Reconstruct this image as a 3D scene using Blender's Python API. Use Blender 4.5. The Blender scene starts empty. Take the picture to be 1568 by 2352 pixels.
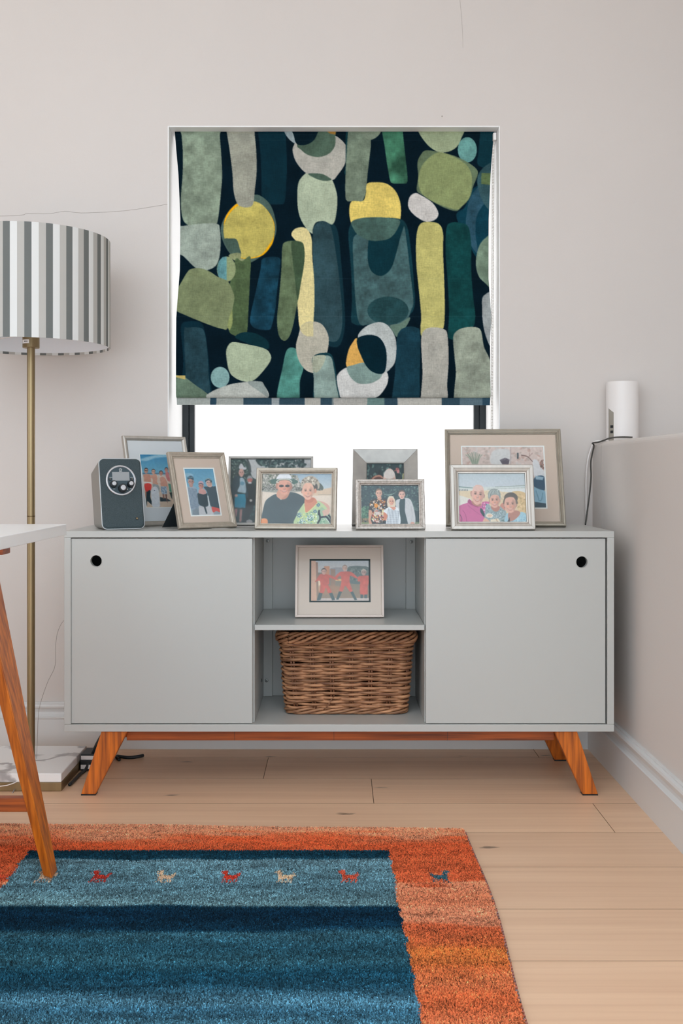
import bpy, bmesh, math, random
import numpy as np
from mathutils import Vector, Matrix
random.seed(7); rng = np.random.default_rng(7)
SC = bpy.context.scene
COL = SC.collection
# ------------------------------------------------------------------ camera
FPX, CX, CY, CAMZ = 2380.0, 775.0, 1085.0, 0.849      # focal length and principal point for a 1568x2352 frame
cam = bpy.data.cameras.new('camera'); cam_o = bpy.data.objects.new('camera', cam); COL.objects.link(cam_o)
cam.sensor_fit = 'VERTICAL'; cam.sensor_height = 36.0; cam.lens = FPX / 2352 * 36
cam.shift_x = (784 - CX) / 2352; cam.shift_y = -(1176 - CY) / 2352
cam.clip_start = 0.05
cam_o.location = (0, 0, CAMZ); cam_o.rotation_euler = (math.radians(90), 0, 0)
SC.camera = cam_o
# ------------------------------------------------------------------ sky, light, exposure
W = bpy.data.worlds.new('overcast_sky'); SC.world = W; W.use_nodes = True
bg = W.node_tree.nodes['Background']
bg.inputs[0].default_value = (0.875, 0.985, 1.075, 1); bg.inputs[1].default_value = 1.0
vs = SC.view_settings
vs.view_transform = 'Standard'; vs.look = 'None'; vs.gamma = 1; vs.use_curve_mapping = False
vs.exposure = 1.41
SC.cycles.use_denoising = True
SC.cycles.max_bounces = 10; SC.cycles.diffuse_bounces = 6

# ------------------------------------------------------------------ helpers: colour and materials
def lin(c):
    c = np.asarray(c, float) / 255.0
    return np.where(c <= .04045, c / 12.92, ((c + .055) / 1.055) ** 2.4)
GAIN = 1.18
def S(r, g, b, k=GAIN):
    v = np.clip(lin((r, g, b)) * k, 0, .92)
    return (float(v[0]), float(v[1]), float(v[2]), 1.0)
MATS = {}
def mat(name, col, rough=.5, metal=0., var=0., scale=(6, 6, 6), bump=0., bscale=120., coat=0., rand=0., dark=None, detail=4., spec=.5):
    """one principled material; var mixes towards `dark` with a stretched noise, rand shifts brightness per object"""
    if name in MATS: return MATS[name]
    m = bpy.data.materials.new(name); m.use_nodes = True; MATS[name] = m
    nt = m.node_tree; N = nt.nodes; L = nt.links; b = N['Principled BSDF']
    b.inputs['Roughness'].default_value = rough; b.inputs['Metallic'].default_value = metal
    b.inputs['Coat Weight'].default_value = coat; b.inputs['Specular IOR Level'].default_value = spec
    b.inputs['Base Color'].default_value = col
    tc = N.new('ShaderNodeTexCoord'); out = None
    if var > 0:
        mp = N.new('ShaderNodeMapping'); mp.inputs['Scale'].default_value = scale; L.new(tc.outputs['Object'], mp.inputs[0])
        if rand > 0:
            oi = N.new('ShaderNodeObjectInfo'); ad = N.new('ShaderNodeVectorMath'); ad.operation = 'SCALE'
            cb = N.new('ShaderNodeCombineXYZ'); L.new(oi.outputs['Random'], cb.inputs[0]); L.new(oi.outputs['Random'], cb.inputs[1])
            L.new(cb.outputs[0], ad.inputs[0]); ad.inputs['Scale'].default_value = 37.; L.new(ad.outputs[0], mp.inputs[1])
        nz = N.new('ShaderNodeTexNoise'); nz.inputs['Scale'].default_value = 1.; nz.inputs['Detail'].default_value = detail; L.new(mp.outputs[0], nz.inputs[0])
        rp = N.new('ShaderNodeMapRange'); rp.inputs[1].default_value = .35; rp.inputs[2].default_value = .7; rp.inputs[4].default_value = var
        L.new(nz.outputs[0], rp.inputs[0])
        mx = N.new('ShaderNodeMix'); mx.data_type = 'RGBA'; L.new(rp.outputs[0], mx.inputs[0])
        mx.inputs[6].default_value = col; mx.inputs[7].default_value = dark or (col[0] * .5, col[1] * .5, col[2] * .5, 1)
        out = mx.outputs[2]
    if rand > 0:
        oi = N.new('ShaderNodeObjectInfo'); r2 = N.new('ShaderNodeMapRange'); r2.inputs[3].default_value = 1 - rand; r2.inputs[4].default_value = 1 + rand
        L.new(oi.outputs['Random'], r2.inputs[0])
        hs = N.new('ShaderNodeHueSaturation'); L.new(r2.outputs[0], hs.inputs['Value'])
        if out: L.new(out, hs.inputs['Color'])
        else: hs.inputs['Color'].default_value = col
        out = hs.outputs[0]
    if out: L.new(out, b.inputs['Base Color'])
    if bump > 0:
        n2 = N.new('ShaderNodeTexNoise'); n2.inputs['Scale'].default_value = bscale; n2.inputs['Detail'].default_value = 3; L.new(tc.outputs['Object'], n2.inputs[0])
        bp = N.new('ShaderNodeBump'); bp.inputs['Strength'].default_value = bump; bp.inputs['Distance'].default_value = .002
        L.new(n2.outputs[0], bp.inputs['Height']); L.new(bp.outputs[0], b.inputs['Normal'])
    return m
def attr_mat(name, rough=.5, weave=0., wscale=900., coat=0., spec=.5):
    """print or dye taken from the mesh's colour attribute, with a woven grain on top"""
    m = bpy.data.materials.new(name); m.use_nodes = True; MATS[name] = m
    nt = m.node_tree; N = nt.nodes; L = nt.links; b = N['Principled BSDF']
    b.inputs['Roughness'].default_value = rough; b.inputs['Coat Weight'].default_value = coat; b.inputs['Specular IOR Level'].default_value = spec
    a = N.new('ShaderNodeAttribute'); a.attribute_name = 'dye'; c = a.outputs['Color']
    if weave > 0:
        tc = N.new('ShaderNodeTexCoord'); fac = None
        for sc in ((wscale, wscale, wscale * .09), (wscale * .09, wscale, wscale), (wscale * .35,) * 3):
            mp = N.new('ShaderNodeMapping'); mp.inputs['Scale'].default_value = sc; L.new(tc.outputs['Object'], mp.inputs[0])
            nz = N.new('ShaderNodeTexNoise'); nz.inputs['Scale'].default_value = 1.; nz.inputs['Detail'].default_value = 2.; L.new(mp.outputs[0], nz.inputs[0])
            if fac is None: fac = nz.outputs[0]
            else:
                ad = N.new('ShaderNodeMath'); ad.operation = 'ADD'; L.new(fac, ad.inputs[0]); L.new(nz.outputs[0], ad.inputs[1]); fac = ad.outputs[0]
        rp = N.new('ShaderNodeMapRange'); rp.inputs[1].default_value = .9; rp.inputs[2].default_value = 2.1; rp.inputs[3].default_value = 1 - weave; rp.inputs[4].default_value = 1 + weave
        L.new(fac, rp.inputs[0])
        vm = N.new('ShaderNodeVectorMath'); vm.operation = 'SCALE'; L.new(c, vm.inputs[0]); L.new(rp.outputs[0], vm.inputs['Scale']); c = vm.outputs[0]
    L.new(c, b.inputs['Base Color'])
    return m

# ------------------------------------------------------------------ helpers: meshes
def link(o): COL.objects.link(o); return o
def empty(name, loc=(0, 0, 0), rot=(0, 0, 0)):
    o = bpy.data.objects.new(name, None); o.location = loc; o.rotation_euler = rot; o.empty_display_size = .02
    return link(o)
def tag(o, label=None, cat=None, group=None, kind=None):
    if label: o['label'] = label
    if cat: o['category'] = cat
    if group: o['group'] = group
    if kind: o['kind'] = kind
    return o
class MB:
    def __init__(s): s.v = []; s.f = []; s.mi = []
    def add(s, v, f, mi=0):
        n = len(s.v); s.v += [tuple(p) for p in v]; s.f += [tuple(i + n for i in q) for q in f]; s.mi += [mi] * len(f); return s
    def box(s, x0, x1, y0, y1, z0, z1, mi=0):
        v = [(x, y, z) for z in (z0, z1) for y in (y0, y1) for x in (x0, x1)]
        return s.add(v, [(0, 2, 3, 1), (4, 5, 7, 6), (0, 1, 5, 4), (2, 6, 7, 3), (0, 4, 6, 2), (1, 3, 7, 5)], mi)
    def hexa(s, lo, hi, mi=0):
        """lo, hi: four corners each, counter-clockwise seen from above"""
        return s.add(list(lo) + list(hi), [(3, 2, 1, 0), (4, 5, 6, 7), (0, 1, 5, 4), (1, 2, 6, 5), (2, 3, 7, 6), (3, 0, 4, 7)], mi)
    def prism(s, poly, fn, a, b, mi=0):
        """poly in 2-D, fn(u,v,t) -> 3-D, swept from t=a to t=b"""
        n = len(poly); v = [fn(u, w, a) for u, w in poly] + [fn(u, w, b) for u, w in poly]
        f = [tuple(range(n))[::-1], tuple(range(n, 2 * n))] + [(i, (i + 1) % n, n + (i + 1) % n, n + i) for i in range(n)]
        return s.add(v, f, mi)
    def tube(s, pts, r, n=8, closed=False, cap=True, mi=0):
        P = [Vector(p) for p in pts]; m = len(P); rr = r if hasattr(r, '__len__') else [r] * m
        T = []
        for i in range(m):
            a = P[(i - 1) % m] if (closed or i > 0) else P[i]; b = P[(i + 1) % m] if (closed or i < m - 1) else P[i]
            T.append((b - a).normalized())
        ref = Vector((0, 0, 1)) if abs(T[0].z) < .9 else Vector((1, 0, 0))
        u = T[0].cross(ref).normalized(); v = []
        for i in range(m):
            u = (u - T[i] * u.dot(T[i])).normalized(); w = T[i].cross(u)
            for k in range(n):
                a = 2 * math.pi * k / n; v.append(P[i] + (u * math.cos(a) + w * math.sin(a)) * rr[i])
        f = []
        for i in range(m if closed else m - 1):
            j = (i + 1) % m
            for k in range(n): f.append((i * n + k, i * n + (k + 1) % n, j * n + (k + 1) % n, j * n + k))
        if cap and not closed: f += [tuple(range(n))[::-1], tuple(range((m - 1) * n, m * n))]
        return s.add(v, f, mi)
    def lathe(s, prof, c, n=32, mi=0, axis='z', a0=0., close=False):
        """prof: (radius, height) pairs; c: centre"""
        v = []; f = []; m = len(prof)
        for r, h in prof:
            for k in range(n):
                a = a0 + 2 * math.pi * k / n; x, y = r * math.cos(a), r * math.sin(a)
                v.append((c[0] + x, c[1] + y, c[2] + h) if axis == 'z' else (c[0] + x, c[1] - h, c[2] + y))
        for i in range(m - 1):
            for k in range(n):
                q = (i * n + k, i * n + (k + 1) % n, (i + 1) * n + (k + 1) % n, (i + 1) * n + k)
                f.append(q)
        if prof[0][0] > 1e-6: f.append(tuple(range(n))[::-1])
        if prof[-1][0] > 1e-6: f.append(tuple(range((m - 1) * n, m * n)))
        return s.add(v, f, mi)
    def build(s, name, mats, parent=None, world=False, bevel=0., smooth=False, seg=2, fix=True):
        me = bpy.data.meshes.new(name)
        v = s.v
        if world and parent is not None:
            L = parent.location; q = parent
            while q.parent is not None: q = q.parent; L = L + q.location
            v = [(p[0] - L[0], p[1] - L[1], p[2] - L[2]) for p in v]
        me.from_pydata(v, [], s.f)
        if not isinstance(mats, (list, tuple)): mats = [mats]
        for m in mats: me.materials.append(m)
        if len(mats) > 1: me.polygons.foreach_set('material_index', s.mi)
        if fix:
            bm = bmesh.new(); bm.from_mesh(me); bmesh.ops.recalc_face_normals(bm, faces=bm.faces); bm.to_mesh(me); bm.free()
        if smooth: me.polygons.foreach_set('use_smooth', [True] * len(me.polygons))
        me.update()
        o = link(bpy.data.objects.new(name, me))
        if parent is not None: o.parent = parent
        if bevel > 0:
            md = o.modifiers.new('bevel', 'BEVEL'); md.width = bevel; md.segments = seg; md.limit_method = 'ANGLE'; md.angle_limit = math.radians(40)
            if smooth: md.harden_normals = False
        return o
def bxo(name, x0, x1, y0, y1, z0, z1, m, parent=None, bevel=0., world=True):
    return MB().box(x0, x1, y0, y1, z0, z1).build(name, m, parent, world, bevel)
def at(px, py, Y): return ((px - CX) * Y / FPX, Y, CAMZ - (py - CY) * Y / FPX)
def spline(pts, n=8, closed=False):
    P = np.array(pts, float); m = len(P); out = []
    for i in range(m if closed else m - 1):
        p0 = P[(i - 1) % m] if closed or i > 0 else P[i]; p1 = P[i]; p2 = P[(i + 1) % m]; p3 = P[(i + 2) % m] if closed or i < m - 2 else P[(i + 1) % m]
        for k in range(n):
            t = k / n
            out.append(.5 * ((2 * p1) + (-p0 + p2) * t + (2 * p0 - 5 * p1 + 4 * p2 - p3) * t * t + (-p0 + 3 * p1 - 3 * p2 + p3) * t ** 3))
    if not closed: out.append(P[-1])
    return np.array(out)

# ------------------------------------------------------------------ helpers: printed pictures (rasterised into a colour attribute)
def vnoise(ny, nx, cy, cx, r=rng):
    """smooth value noise, cells of cy x cx samples, range about -1..1"""
    gy, gx = int(ny / cy) + 3, int(nx / cx) + 3; g = r.uniform(-1, 1, (gy, gx))
    y = np.arange(ny) / cy; x = np.arange(nx) / cx; yi = y.astype(int); xi = x.astype(int)
    fy = (y - yi); fx = (x - xi); fy = (fy * fy * (3 - 2 * fy))[:, None]; fx = (fx * fx * (3 - 2 * fx))[None]
    a = g[np.ix_(yi, xi)]; b = g[np.ix_(yi, xi + 1)]; c = g[np.ix_(yi + 1, xi)]; d = g[np.ix_(yi + 1, xi + 1)]
    return (a * (1 - fx) + b * fx) * (1 - fy) + (c * (1 - fx) + d * fx) * fy
class Cv:
    """a small paint canvas; coordinates are free and mapped through the quad (TL,TR,BR,BL)"""
    def __init__(s, quad, nx, ny, base=(128, 128, 128), ss=2):
        s.nx, s.ny, s.ss = nx, ny, ss; s.w, s.h = nx * ss, ny * ss
        s.a = np.empty((s.h, s.w, 3)); s.a[:] = base
        A = []; B = []
        for (x, y), (u, v) in zip(quad, ((0, 0), (s.w, 0), (s.w, s.h), (0, s.h))):
            A.append([x, y, 1, 0, 0, 0, -u * x, -u * y]); B.append(u); A.append([0, 0, 0, x, y, 1, -v * x, -v * y]); B.append(v)
        s.H = np.append(np.linalg.solve(np.array(A, float), np.array(B, float)), 1).reshape(3, 3)
        s.k = s.w / np.hypot(quad[1][0] - quad[0][0], quad[1][1] - quad[0][1])
    def T(s, p):
        p = np.array(p, float); q = np.c_[p, np.ones(len(p))] @ s.H.T; return q[:, :2] / q[:, 2:]
    def mask(s, P):
        x0, x1 = max(0, int(P[:, 0].min())), min(s.w, int(P[:, 0].max()) + 2); y0, y1 = max(0, int(P[:, 1].min())), min(s.h, int(P[:, 1].max()) + 2)
        if x1 <= x0 or y1 <= y0: return None
        X = np.arange(x0, x1) + .5; M = np.zeros((y1 - y0, x1 - x0), bool); Q = np.roll(P, -1, 0)
        for (ax, ay), (bx, by) in zip(P, Q):
            if ay == by: continue
            lo, hi = min(ay, by), max(ay, by); r0 = max(y0, int(math.ceil(lo - .5))); r1 = min(y1, int(math.ceil(hi - .5)))
            if r1 <= r0: continue
            yy = np.arange(r0, r1) + .5; xi = ax + (yy - ay) * (bx - ax) / (by - ay)
            M[r0 - y0:r1 - y0] ^= X[None] < xi[:, None]
        return y0, y1, x0, x1, M
    def put(s, P, col, a=1., mottle=0., cell=30., soft=0, grad=None):
        r = s.mask(P)
        if r is None: return s
        y0, y1, x0, x1, M = r; M = M.astype(float) * a
        if soft:
            for ax in (0, 1):
                k = int(soft * s.ss)
                if k > 0:
                    c = np.ones(2 * k + 1) / (2 * k + 1); M = np.apply_along_axis(lambda v: np.convolve(v, c, 'same'), ax, M)
        c = np.empty(M.shape + (3,)); c[:] = col
        if grad is not None:
            t = np.linspace(0, 1, M.shape[0])[:, None, None]; c = c * (1 - t) + np.array(grad, float) * t
        if mottle: c = c * (1 + mottle * vnoise(M.shape[0], M.shape[1], cell, cell)[..., None] + mottle * .6 * vnoise(M.shape[0], M.shape[1], cell / 3, cell / 3)[..., None])
        t = s.a[y0:y1, x0:x1]; t += (c - t) * M[..., None]; return s
    def blob(s, pts, col, **k): return s.put(s.T(spline(pts, 6, True)), col, **k)
    def poly(s, pts, col, **k): return s.put(s.T(pts), col, **k)
    def ell(s, cx, cy, rx, ry, col, rot=0, **k):
        t = np.linspace(0, 2 * np.pi, 28, endpoint=False); c, q = math.cos(rot), math.sin(rot); x = rx * np.cos(t); y = ry * np.sin(t)
        return s.put(s.T(np.c_[cx + x * c - y * q, cy + x * q + y * c]), col, **k)
    def line(s, pts, w, col, **k):
        P = spline(pts, 6) if len(pts) > 2 else np.array(pts, float); D = np.gradient(P, axis=0); D /= np.hypot(D[:, 0], D[:, 1])[:, None] + 1e-9
        N = np.c_[-D[:, 1], D[:, 0]] * w / 2; return s.put(s.T(np.r_[P + N, (P - N)[::-1]]), col, **k)
    def vgrad(s, y0, y1, c0, c1):
        """background bands given in quad units from 0 to 1"""
        a, b = int(y0 * s.h), int(y1 * s.h); t = np.linspace(0, 1, max(1, b - a))[:, None, None]
        s.a[a:b] = np.array(c0, float) * (1 - t) + np.array(c1, float) * t; return s
    def speck(s, pts, cols, n, size, a=1.):
        """scatter leaf or pebble flecks inside a polygon"""
        P = np.array(pts, float); lo, hi = P.min(0), P.max(0)
        r = s.mask(s.T(P))
        if r is None: return s
        y0, y1, x0, x1, M = r
        for _ in range(n):
            q = rng.uniform(lo, hi); z = s.T([q])[0]; i, j = int(z[1]) - y0, int(z[0]) - x0
            if 0 <= i < M.shape[0] and 0 <= j < M.shape[1] and M[i, j]:
                e = size * rng.uniform(.4, 1.2); s.ell(q[0], q[1], e, e * rng.uniform(.35, 1), cols[rng.integers(len(cols))], rot=rng.uniform(0, 3), a=a)
        return s
    def noise(s, amp, cell):
        s.a *= 1 + amp * vnoise(s.h, s.w, cell * s.ss, cell * s.ss)[..., None]; return s
    def head(s, cx, cy, rx, ry, skin, hair=None, top=.72, smile=True, glasses=False, tilt=0, lip=(176, 84, 78)):
        """a printed face a few pixels tall"""
        sk = np.array(skin, float); c, q = math.cos(tilt), math.sin(tilt)
        def p(u, v): return (cx + u * rx * c - v * ry * q, cy + u * rx * q + v * ry * c)
        if hair is not None: s.ell(*p(0, -.22), rx * 1.14, ry * 1.0, hair, rot=tilt)
        s.ell(*p(-1, .05), rx * .14, ry * .2, sk * .85, rot=tilt); s.ell(*p(1, .05), rx * .14, ry * .2, sk * .8, rot=tilt)
        s.blob([p(-.95, -.3), p(-.6, -.9), p(0, -1.02), p(.6, -.9), p(.95, -.3), p(.9, .3), p(.55, .82), p(0, 1.03), p(-.55, .82), p(-.9, .3)], sk)
        s.blob([p(.35, -.6), p(.93, -.3), p(.9, .3), p(.5, .85), p(.45, .3)], sk * .86, soft=1, a=.8)
        if hair is not None: s.blob([p(-1.02, -.2), p(-.95, -.8), p(-.3, -1.15), p(.5, -1.1), p(1.02, -.6), p(1.03, -.15), p(.8, -top + .1), p(.1, -top - .08), p(-.7, -top + .08)], hair)
        s.ell(*p(-.3, .22), rx * .3, ry * .2, np.clip(sk * [1.06, .96, .92], 0, 255), a=.6); s.ell(*p(.42, .24), rx * .28, ry * .2, sk * [.98, .86, .8], a=.6)
        if glasses:
            s.ell(*p(-.42, -.12), rx * .34, ry * .17, (50, 48, 48), rot=tilt); s.ell(*p(.42, -.12), rx * .32, ry * .17, (50, 48, 48), rot=tilt)
        else:
            for u in (-.4, .4):
                s.ell(*p(u, -.1), rx * .24, ry * .13, sk * .78, rot=tilt, a=.7); s.ell(*p(u, -.09), rx * .15, ry * .065, sk * .42, rot=tilt); s.ell(*p(u, -.27), rx * .25, ry * .045, sk * .62, rot=tilt, a=.8)
        s.blob([p(-.05, -.1), p(.08, -.1), p(.2, .26), p(0, .34), p(-.18, .27)], sk * .9, a=.8)
        s.ell(*p(-.04, .16), rx * .07, ry * .15, np.clip(sk * 1.08, 0, 255), a=.5); s.ell(*p(.02, .3), rx * .2, ry * .05, sk * .72, a=.6)
        if smile:
            s.blob([p(-.42, .48), p(0, .53), p(.42, .46), p(.25, .66), p(0, .71), p(-.25, .67)], sk * .45 + np.array(lip) * .5)
            s.blob([p(-.55, .3), p(-.48, .5), p(-.6, .55)], sk * .8, a=.6); s.blob([p(.55, .3), p(.48, .5), p(.6, .55)], sk * .75, a=.6)
            s.blob([p(-.36, .5), p(0, .55), p(.33, .5), p(.16, .6), p(-.16, .61)], (226, 208, 194), a=.8)
        else: s.ell(*p(0, .55), rx * .3, ry * .07, lip)
        return s
    def out(s, blur=True):
        if blur:
            k = np.array([.4, 2., 3., 2., .4]); k /= k.sum(); P = np.pad(s.a, ((2, 2), (2, 2), (0, 0)), 'edge'); P = sum(k[i] * P[i:i + s.h] for i in range(5)); s.a = sum(k[i] * P[:, i:i + s.w] for i in range(5))
        return s.a.reshape(s.ny, s.ss, s.nx, s.ss, 3).mean((1, 3))
def set_dye(me, rgb, k):
    at_ = me.color_attributes.new('dye', 'FLOAT_COLOR', 'POINT')
    c = np.ones((len(me.vertices), 4), np.float32); v = lin(np.clip(rgb, 0, 255)) * k; c[:, :3] = v / np.maximum(1., v.max(1, keepdims=True) / .93)
    at_.data.foreach_set('color', c.ravel())
def grid_mesh(name, V, ny, nx, m, parent=None, smooth=True):
    """V: ny*nx vertices row by row from the top left"""
    me = bpy.data.meshes.new(name); me.vertices.add(ny * nx); me.vertices.foreach_set('co', np.asarray(V, np.float32).ravel())
    i = (np.arange(ny - 1)[:, None] * nx + np.arange(nx - 1)[None]).ravel(); q = np.stack([i, i + nx, i + nx + 1, i + 1], 1)
    me.loops.add(q.size); me.polygons.add(len(q)); me.loops.foreach_set('vertex_index', q.ravel().astype(np.int32))
    me.polygons.foreach_set('loop_start', np.arange(0, q.size, 4, dtype=np.int32)); me.polygons.foreach_set('loop_total', np.full(len(q), 4, np.int32))
    me.update(calc_edges=True); me.validate(); me.materials.append(m)
    if smooth: me.polygons.foreach_set('use_smooth', [True] * len(me.polygons))
    o = link(bpy.data.objects.new(name, me))
    if parent is not None: o.parent = parent
    return o

# ================================================================== materials of the room
M_WALL = mat('wall_paint', S(203, 197, 193), .85, var=.05, scale=(1.5, 1.5, 1.5), bump=.08, bscale=260, spec=.25)
M_REV = mat('reveal_paint', S(238, 236, 234), .8, spec=.3)
M_CEIL = mat('ceiling_paint', S(225, 222, 218), .9)
M_TRIM = mat('trim_gloss_white', S(205, 206, 206), .35, bump=.05, bscale=40)
M_BLACK = mat('black_frame_metal', S(12, 24, 30), .35)
M_SIDE = mat('sideboard_lacquer', S(176, 177, 174), .32, var=.02, scale=(3, 3, 3))
M_SCREW = mat('screw_steel', S(120, 122, 120), .35, .9)
M_TEAK = mat('teak', S(204, 108, 26), .38, var=.95, scale=(110, 110, 5), dark=S(118, 54, 12), rand=.06, bump=.05, bscale=300)
M_TEAKX = mat('teak_crosswise', S(168, 82, 28), .4, var=.95, scale=(5, 70, 130), dark=S(96, 42, 14), rand=.06)
M_BLKPL = mat('black_plastic', S(22, 28, 32), .45)
M_WHTPL = mat('white_plastic', S(226, 222, 220), .4)
M_GREYPL = mat('grey_plastic', S(148, 142, 132), .5)
M_CABLE = mat('dark_cable', S(64, 62, 58), .5)
M_BRASS = mat('aged_brass', S(158, 138, 104, 1.0), .36, .85, var=.4, scale=(40, 40, 3), dark=S(112, 94, 68, 1.0))

# ================================================================== the room
BW = 3.197                                   # face of the back wall
WX0, WX1, WZ0, WZ1 = -.5239, .501, .60, 1.918
RX, HX, HZ = 1.12, .786, .941                # right wall, face and top of the half-height boxing
b = MB()
b.box(-2.6, WX0, BW, BW + .33, 0, 2.75); b.box(WX1, RX, BW, BW + .33, 0, 2.75)
b.box(WX0, WX1, BW, BW + .33, 0, WZ0); b.box(WX0, WX1, BW, BW + .33, WZ1, 2.75)
wall = tag(b.build('wall_back', M_WALL), 'pale greige painted wall with the window opening in it', kind='structure')
# plaster lining of the window recess
b = MB(); t = .004
b.box(WX0, WX0 + t, BW - .0015, BW + .275, WZ0, WZ1); b.box(WX1 - t, WX1, BW - .0015, BW + .275, WZ0, WZ1)
b.box(WX0 + t, WX1 - t, BW - .0015, BW + .275, WZ1 - t, WZ1)
b.build('reveal_lining', M_REV, wall, bevel=.0012)
crk = spline([at(x, y, BW - .0004) for x, y in ((-60, 494), (0, 496), (50, 494), (64, 490), (110, 491), (150, 485), (185, 489), (260, 486), (310, 481), (384, 469))], 4)
MB().tube(crk, .0006, 4).build('hairline_crack', mat('crack_grey', S(172, 165, 160), .9), wall)
crk = spline([at(x, y, BW - .0004) for x, y in ((1054, -10), (1058, 20), (1061, 60), (1063, 110))], 4)
MB().tube(crk, .0004, 4).build('hairline_crack', MATS['crack_grey'], wall)
MB().lathe([(0, 0), (.0024, 0), (.0018, .002), (0, .0028)], at(1015, 267, BW), 8, axis='y').build('nail_mark', MATS['crack_grey'], wall)
tag(bxo('wall_left', -2.7, -2.6, -1.0, BW + .33, 0, 2.75, M_WALL), kind='structure')  # unseen wall, its open end placed to balance the sky light
tag(bxo('wall_right', RX, RX + .1, .2, BW + .33, 0, 2.75, M_WALL), kind='structure')  # out of view; cut short so sky light comes in from the right
hw = MB(); r = .014
prof = [(RX, 0), (RX, HZ)] + [(HX + r - r * math.sin(a), HZ - r + r * math.cos(a)) for a in np.linspace(0, math.pi / 2, 6)] + [(HX, 0)]
hw.prism(prof, lambda u, v, t: (u, t, v), .2, BW)
hwo = tag(hw.build('wall_ledge', M_WALL), 'half-height boxed ledge along the right wall', kind='structure')
bxo('joint_line', HX - .0005, HX + .003, 3.088, 3.0895, .15, HZ - .012, MATS['crack_grey'], hwo)
tag(bxo('ceiling', -2.7, RX + .1, 0.5, BW + .33, 2.75, 2.85, M_CEIL), kind='structure')  # unseen; front edge stops early to admit sky light from above
# floor: sub-floor and single oak boards
floor = tag(bxo('floor', -2.7, RX + .1, -2.2, BW + .33, -.06, -.0165, mat('subfloor', S(60, 45, 35), .9)), 'wide pale oak boards laid across the room', kind='structure')
def oak():
    m = mat('oak_board', S(218, 184, 154), .42, var=.55, scale=(1.3, 26, 10), dark=S(198, 160, 130), rand=.045, detail=6., bump=.03, bscale=60)
    N, L = m.node_tree.nodes, m.node_tree.links; b = N['Principled BSDF']; src = b.inputs['Base Color'].links[0].from_socket
    tc = N.new('ShaderNodeTexCoord'); oi = N.new('ShaderNodeObjectInfo')
    # sparse dark knots and splits
    mp = N.new('ShaderNodeMapping'); mp.inputs['Scale'].default_value = (3.4, 11., 3.); L.new(tc.outputs['Object'], mp.inputs[0])
    cb = N.new('ShaderNodeCombineXYZ'); mu = N.new('ShaderNodeMath'); mu.operation = 'MULTIPLY'; mu.inputs[1].default_value = 91.
    L.new(oi.outputs['Random'], mu.inputs[0]); L.new(mu.outputs[0], cb.inputs[0]); L.new(mu.outputs[0], cb.inputs[1]); L.new(cb.outputs[0], mp.inputs[1])
    vo = N.new('ShaderNodeTexVoronoi'); vo.inputs['Scale'].default_value = 1.; L.new(mp.outputs[0], vo.inputs[0])
    nz = N.new('ShaderNodeTexNoise'); nz.inputs['Scale'].default_value = 9.; L.new(mp.outputs[0], nz.inputs[0])
    ad = N.new('ShaderNodeMath'); ad.operation = 'MULTIPLY_ADD'; ad.inputs[1].default_value = .16; L.new(nz.outputs[0], ad.inputs[0]); L.new(vo.outputs['Distance'], ad.inputs[2])
    rp = N.new('ShaderNodeMapRange'); rp.inputs[1].default_value = .125; rp.inputs[2].default_value = .175; rp.inputs[3].default_value = .85; rp.inputs[4].default_value = 0; L.new(ad.outputs[0], rp.inputs[0])
    mx = N.new('ShaderNodeMix'); mx.data_type = 'RGBA'; L.new(rp.outputs[0], mx.inputs[0]); L.new(src, mx.inputs[6]); mx.inputs[7].default_value = S(96, 80, 68)
    # cathedral grain
    wv = N.new('ShaderNodeTexWave'); wv.bands_direction = 'Y'; wv.inputs['Scale'].default_value = 9.; wv.inputs['Distortion'].default_value = 5.; wv.inputs['Detail'].default_value = 3.; wv.inputs['Detail Scale'].default_value = .6
    m2 = N.new('ShaderNodeMapping'); m2.inputs['Scale'].default_value = (.35, 1.6, 1.); L.new(tc.outputs['Object'], m2.inputs[0]); L.new(cb.outputs[0], m2.inputs[1]); L.new(m2.outputs[0], wv.inputs[0])
    r3 = N.new('ShaderNodeMapRange'); r3.inputs[1].default_value = .7; r3.inputs[2].default_value = 1.; r3.inputs[4].default_value = .10; L.new(wv.outputs['Fac'], r3.inputs[0])
    m3 = N.new('ShaderNodeMix'); m3.data_type = 'RGBA'; L.new(r3.outputs[0], m3.inputs[0]); L.new(mx.outputs[2], m3.inputs[6]); m3.inputs[7].default_value = S(184, 138, 104)
    L.new(m3.outputs[2], b.inputs['Base Color']); return m
M_OAK = oak(); M_EDGE = mat('board_edge_shade', S(132, 100, 76), .9)  # board sides coloured darker, painting shade into the gaps
def plank(x0, x1, y0, y1):
    g = .0006; c = .0003
    b = MB(); x0 += g; x1 -= g; y0 += g; y1 -= g
    v = [(x0, y0, -.016), (x1, y0, -.016), (x1, y1, -.016), (x0, y1, -.016), (x0, y0, -c), (x1, y0, -c), (x1, y1, -c), (x0, y1, -c),
         (x0 + c * .6, y0 + c * .6, 0), (x1 - c * .6, y0 + c * .6, 0), (x1 - c * .6, y1 - c * .6, 0), (x0 + c * .6, y1 - c * .6, 0)]
    f = [(8, 9, 10, 11)] + [(i, (i + 1) % 4, 4 + (i + 1) % 4, 4 + i) for i in range(4)] + [(4 + i, 4 + (i + 1) % 4, 8 + (i + 1) % 4, 8 + i) for i in range(4)]
    cx, cy = (x0 + x1) / 2, (y0 + y1) / 2; b.add([(p[0] - cx, p[1] - cy, p[2]) for p in v], f)
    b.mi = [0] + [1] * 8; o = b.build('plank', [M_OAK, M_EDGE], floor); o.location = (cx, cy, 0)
JOINT = {4: [-1.9, -.206], 3: [-1.2, .093], 2: [-1.5, .654], 5: [-.9, .6]}
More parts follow.
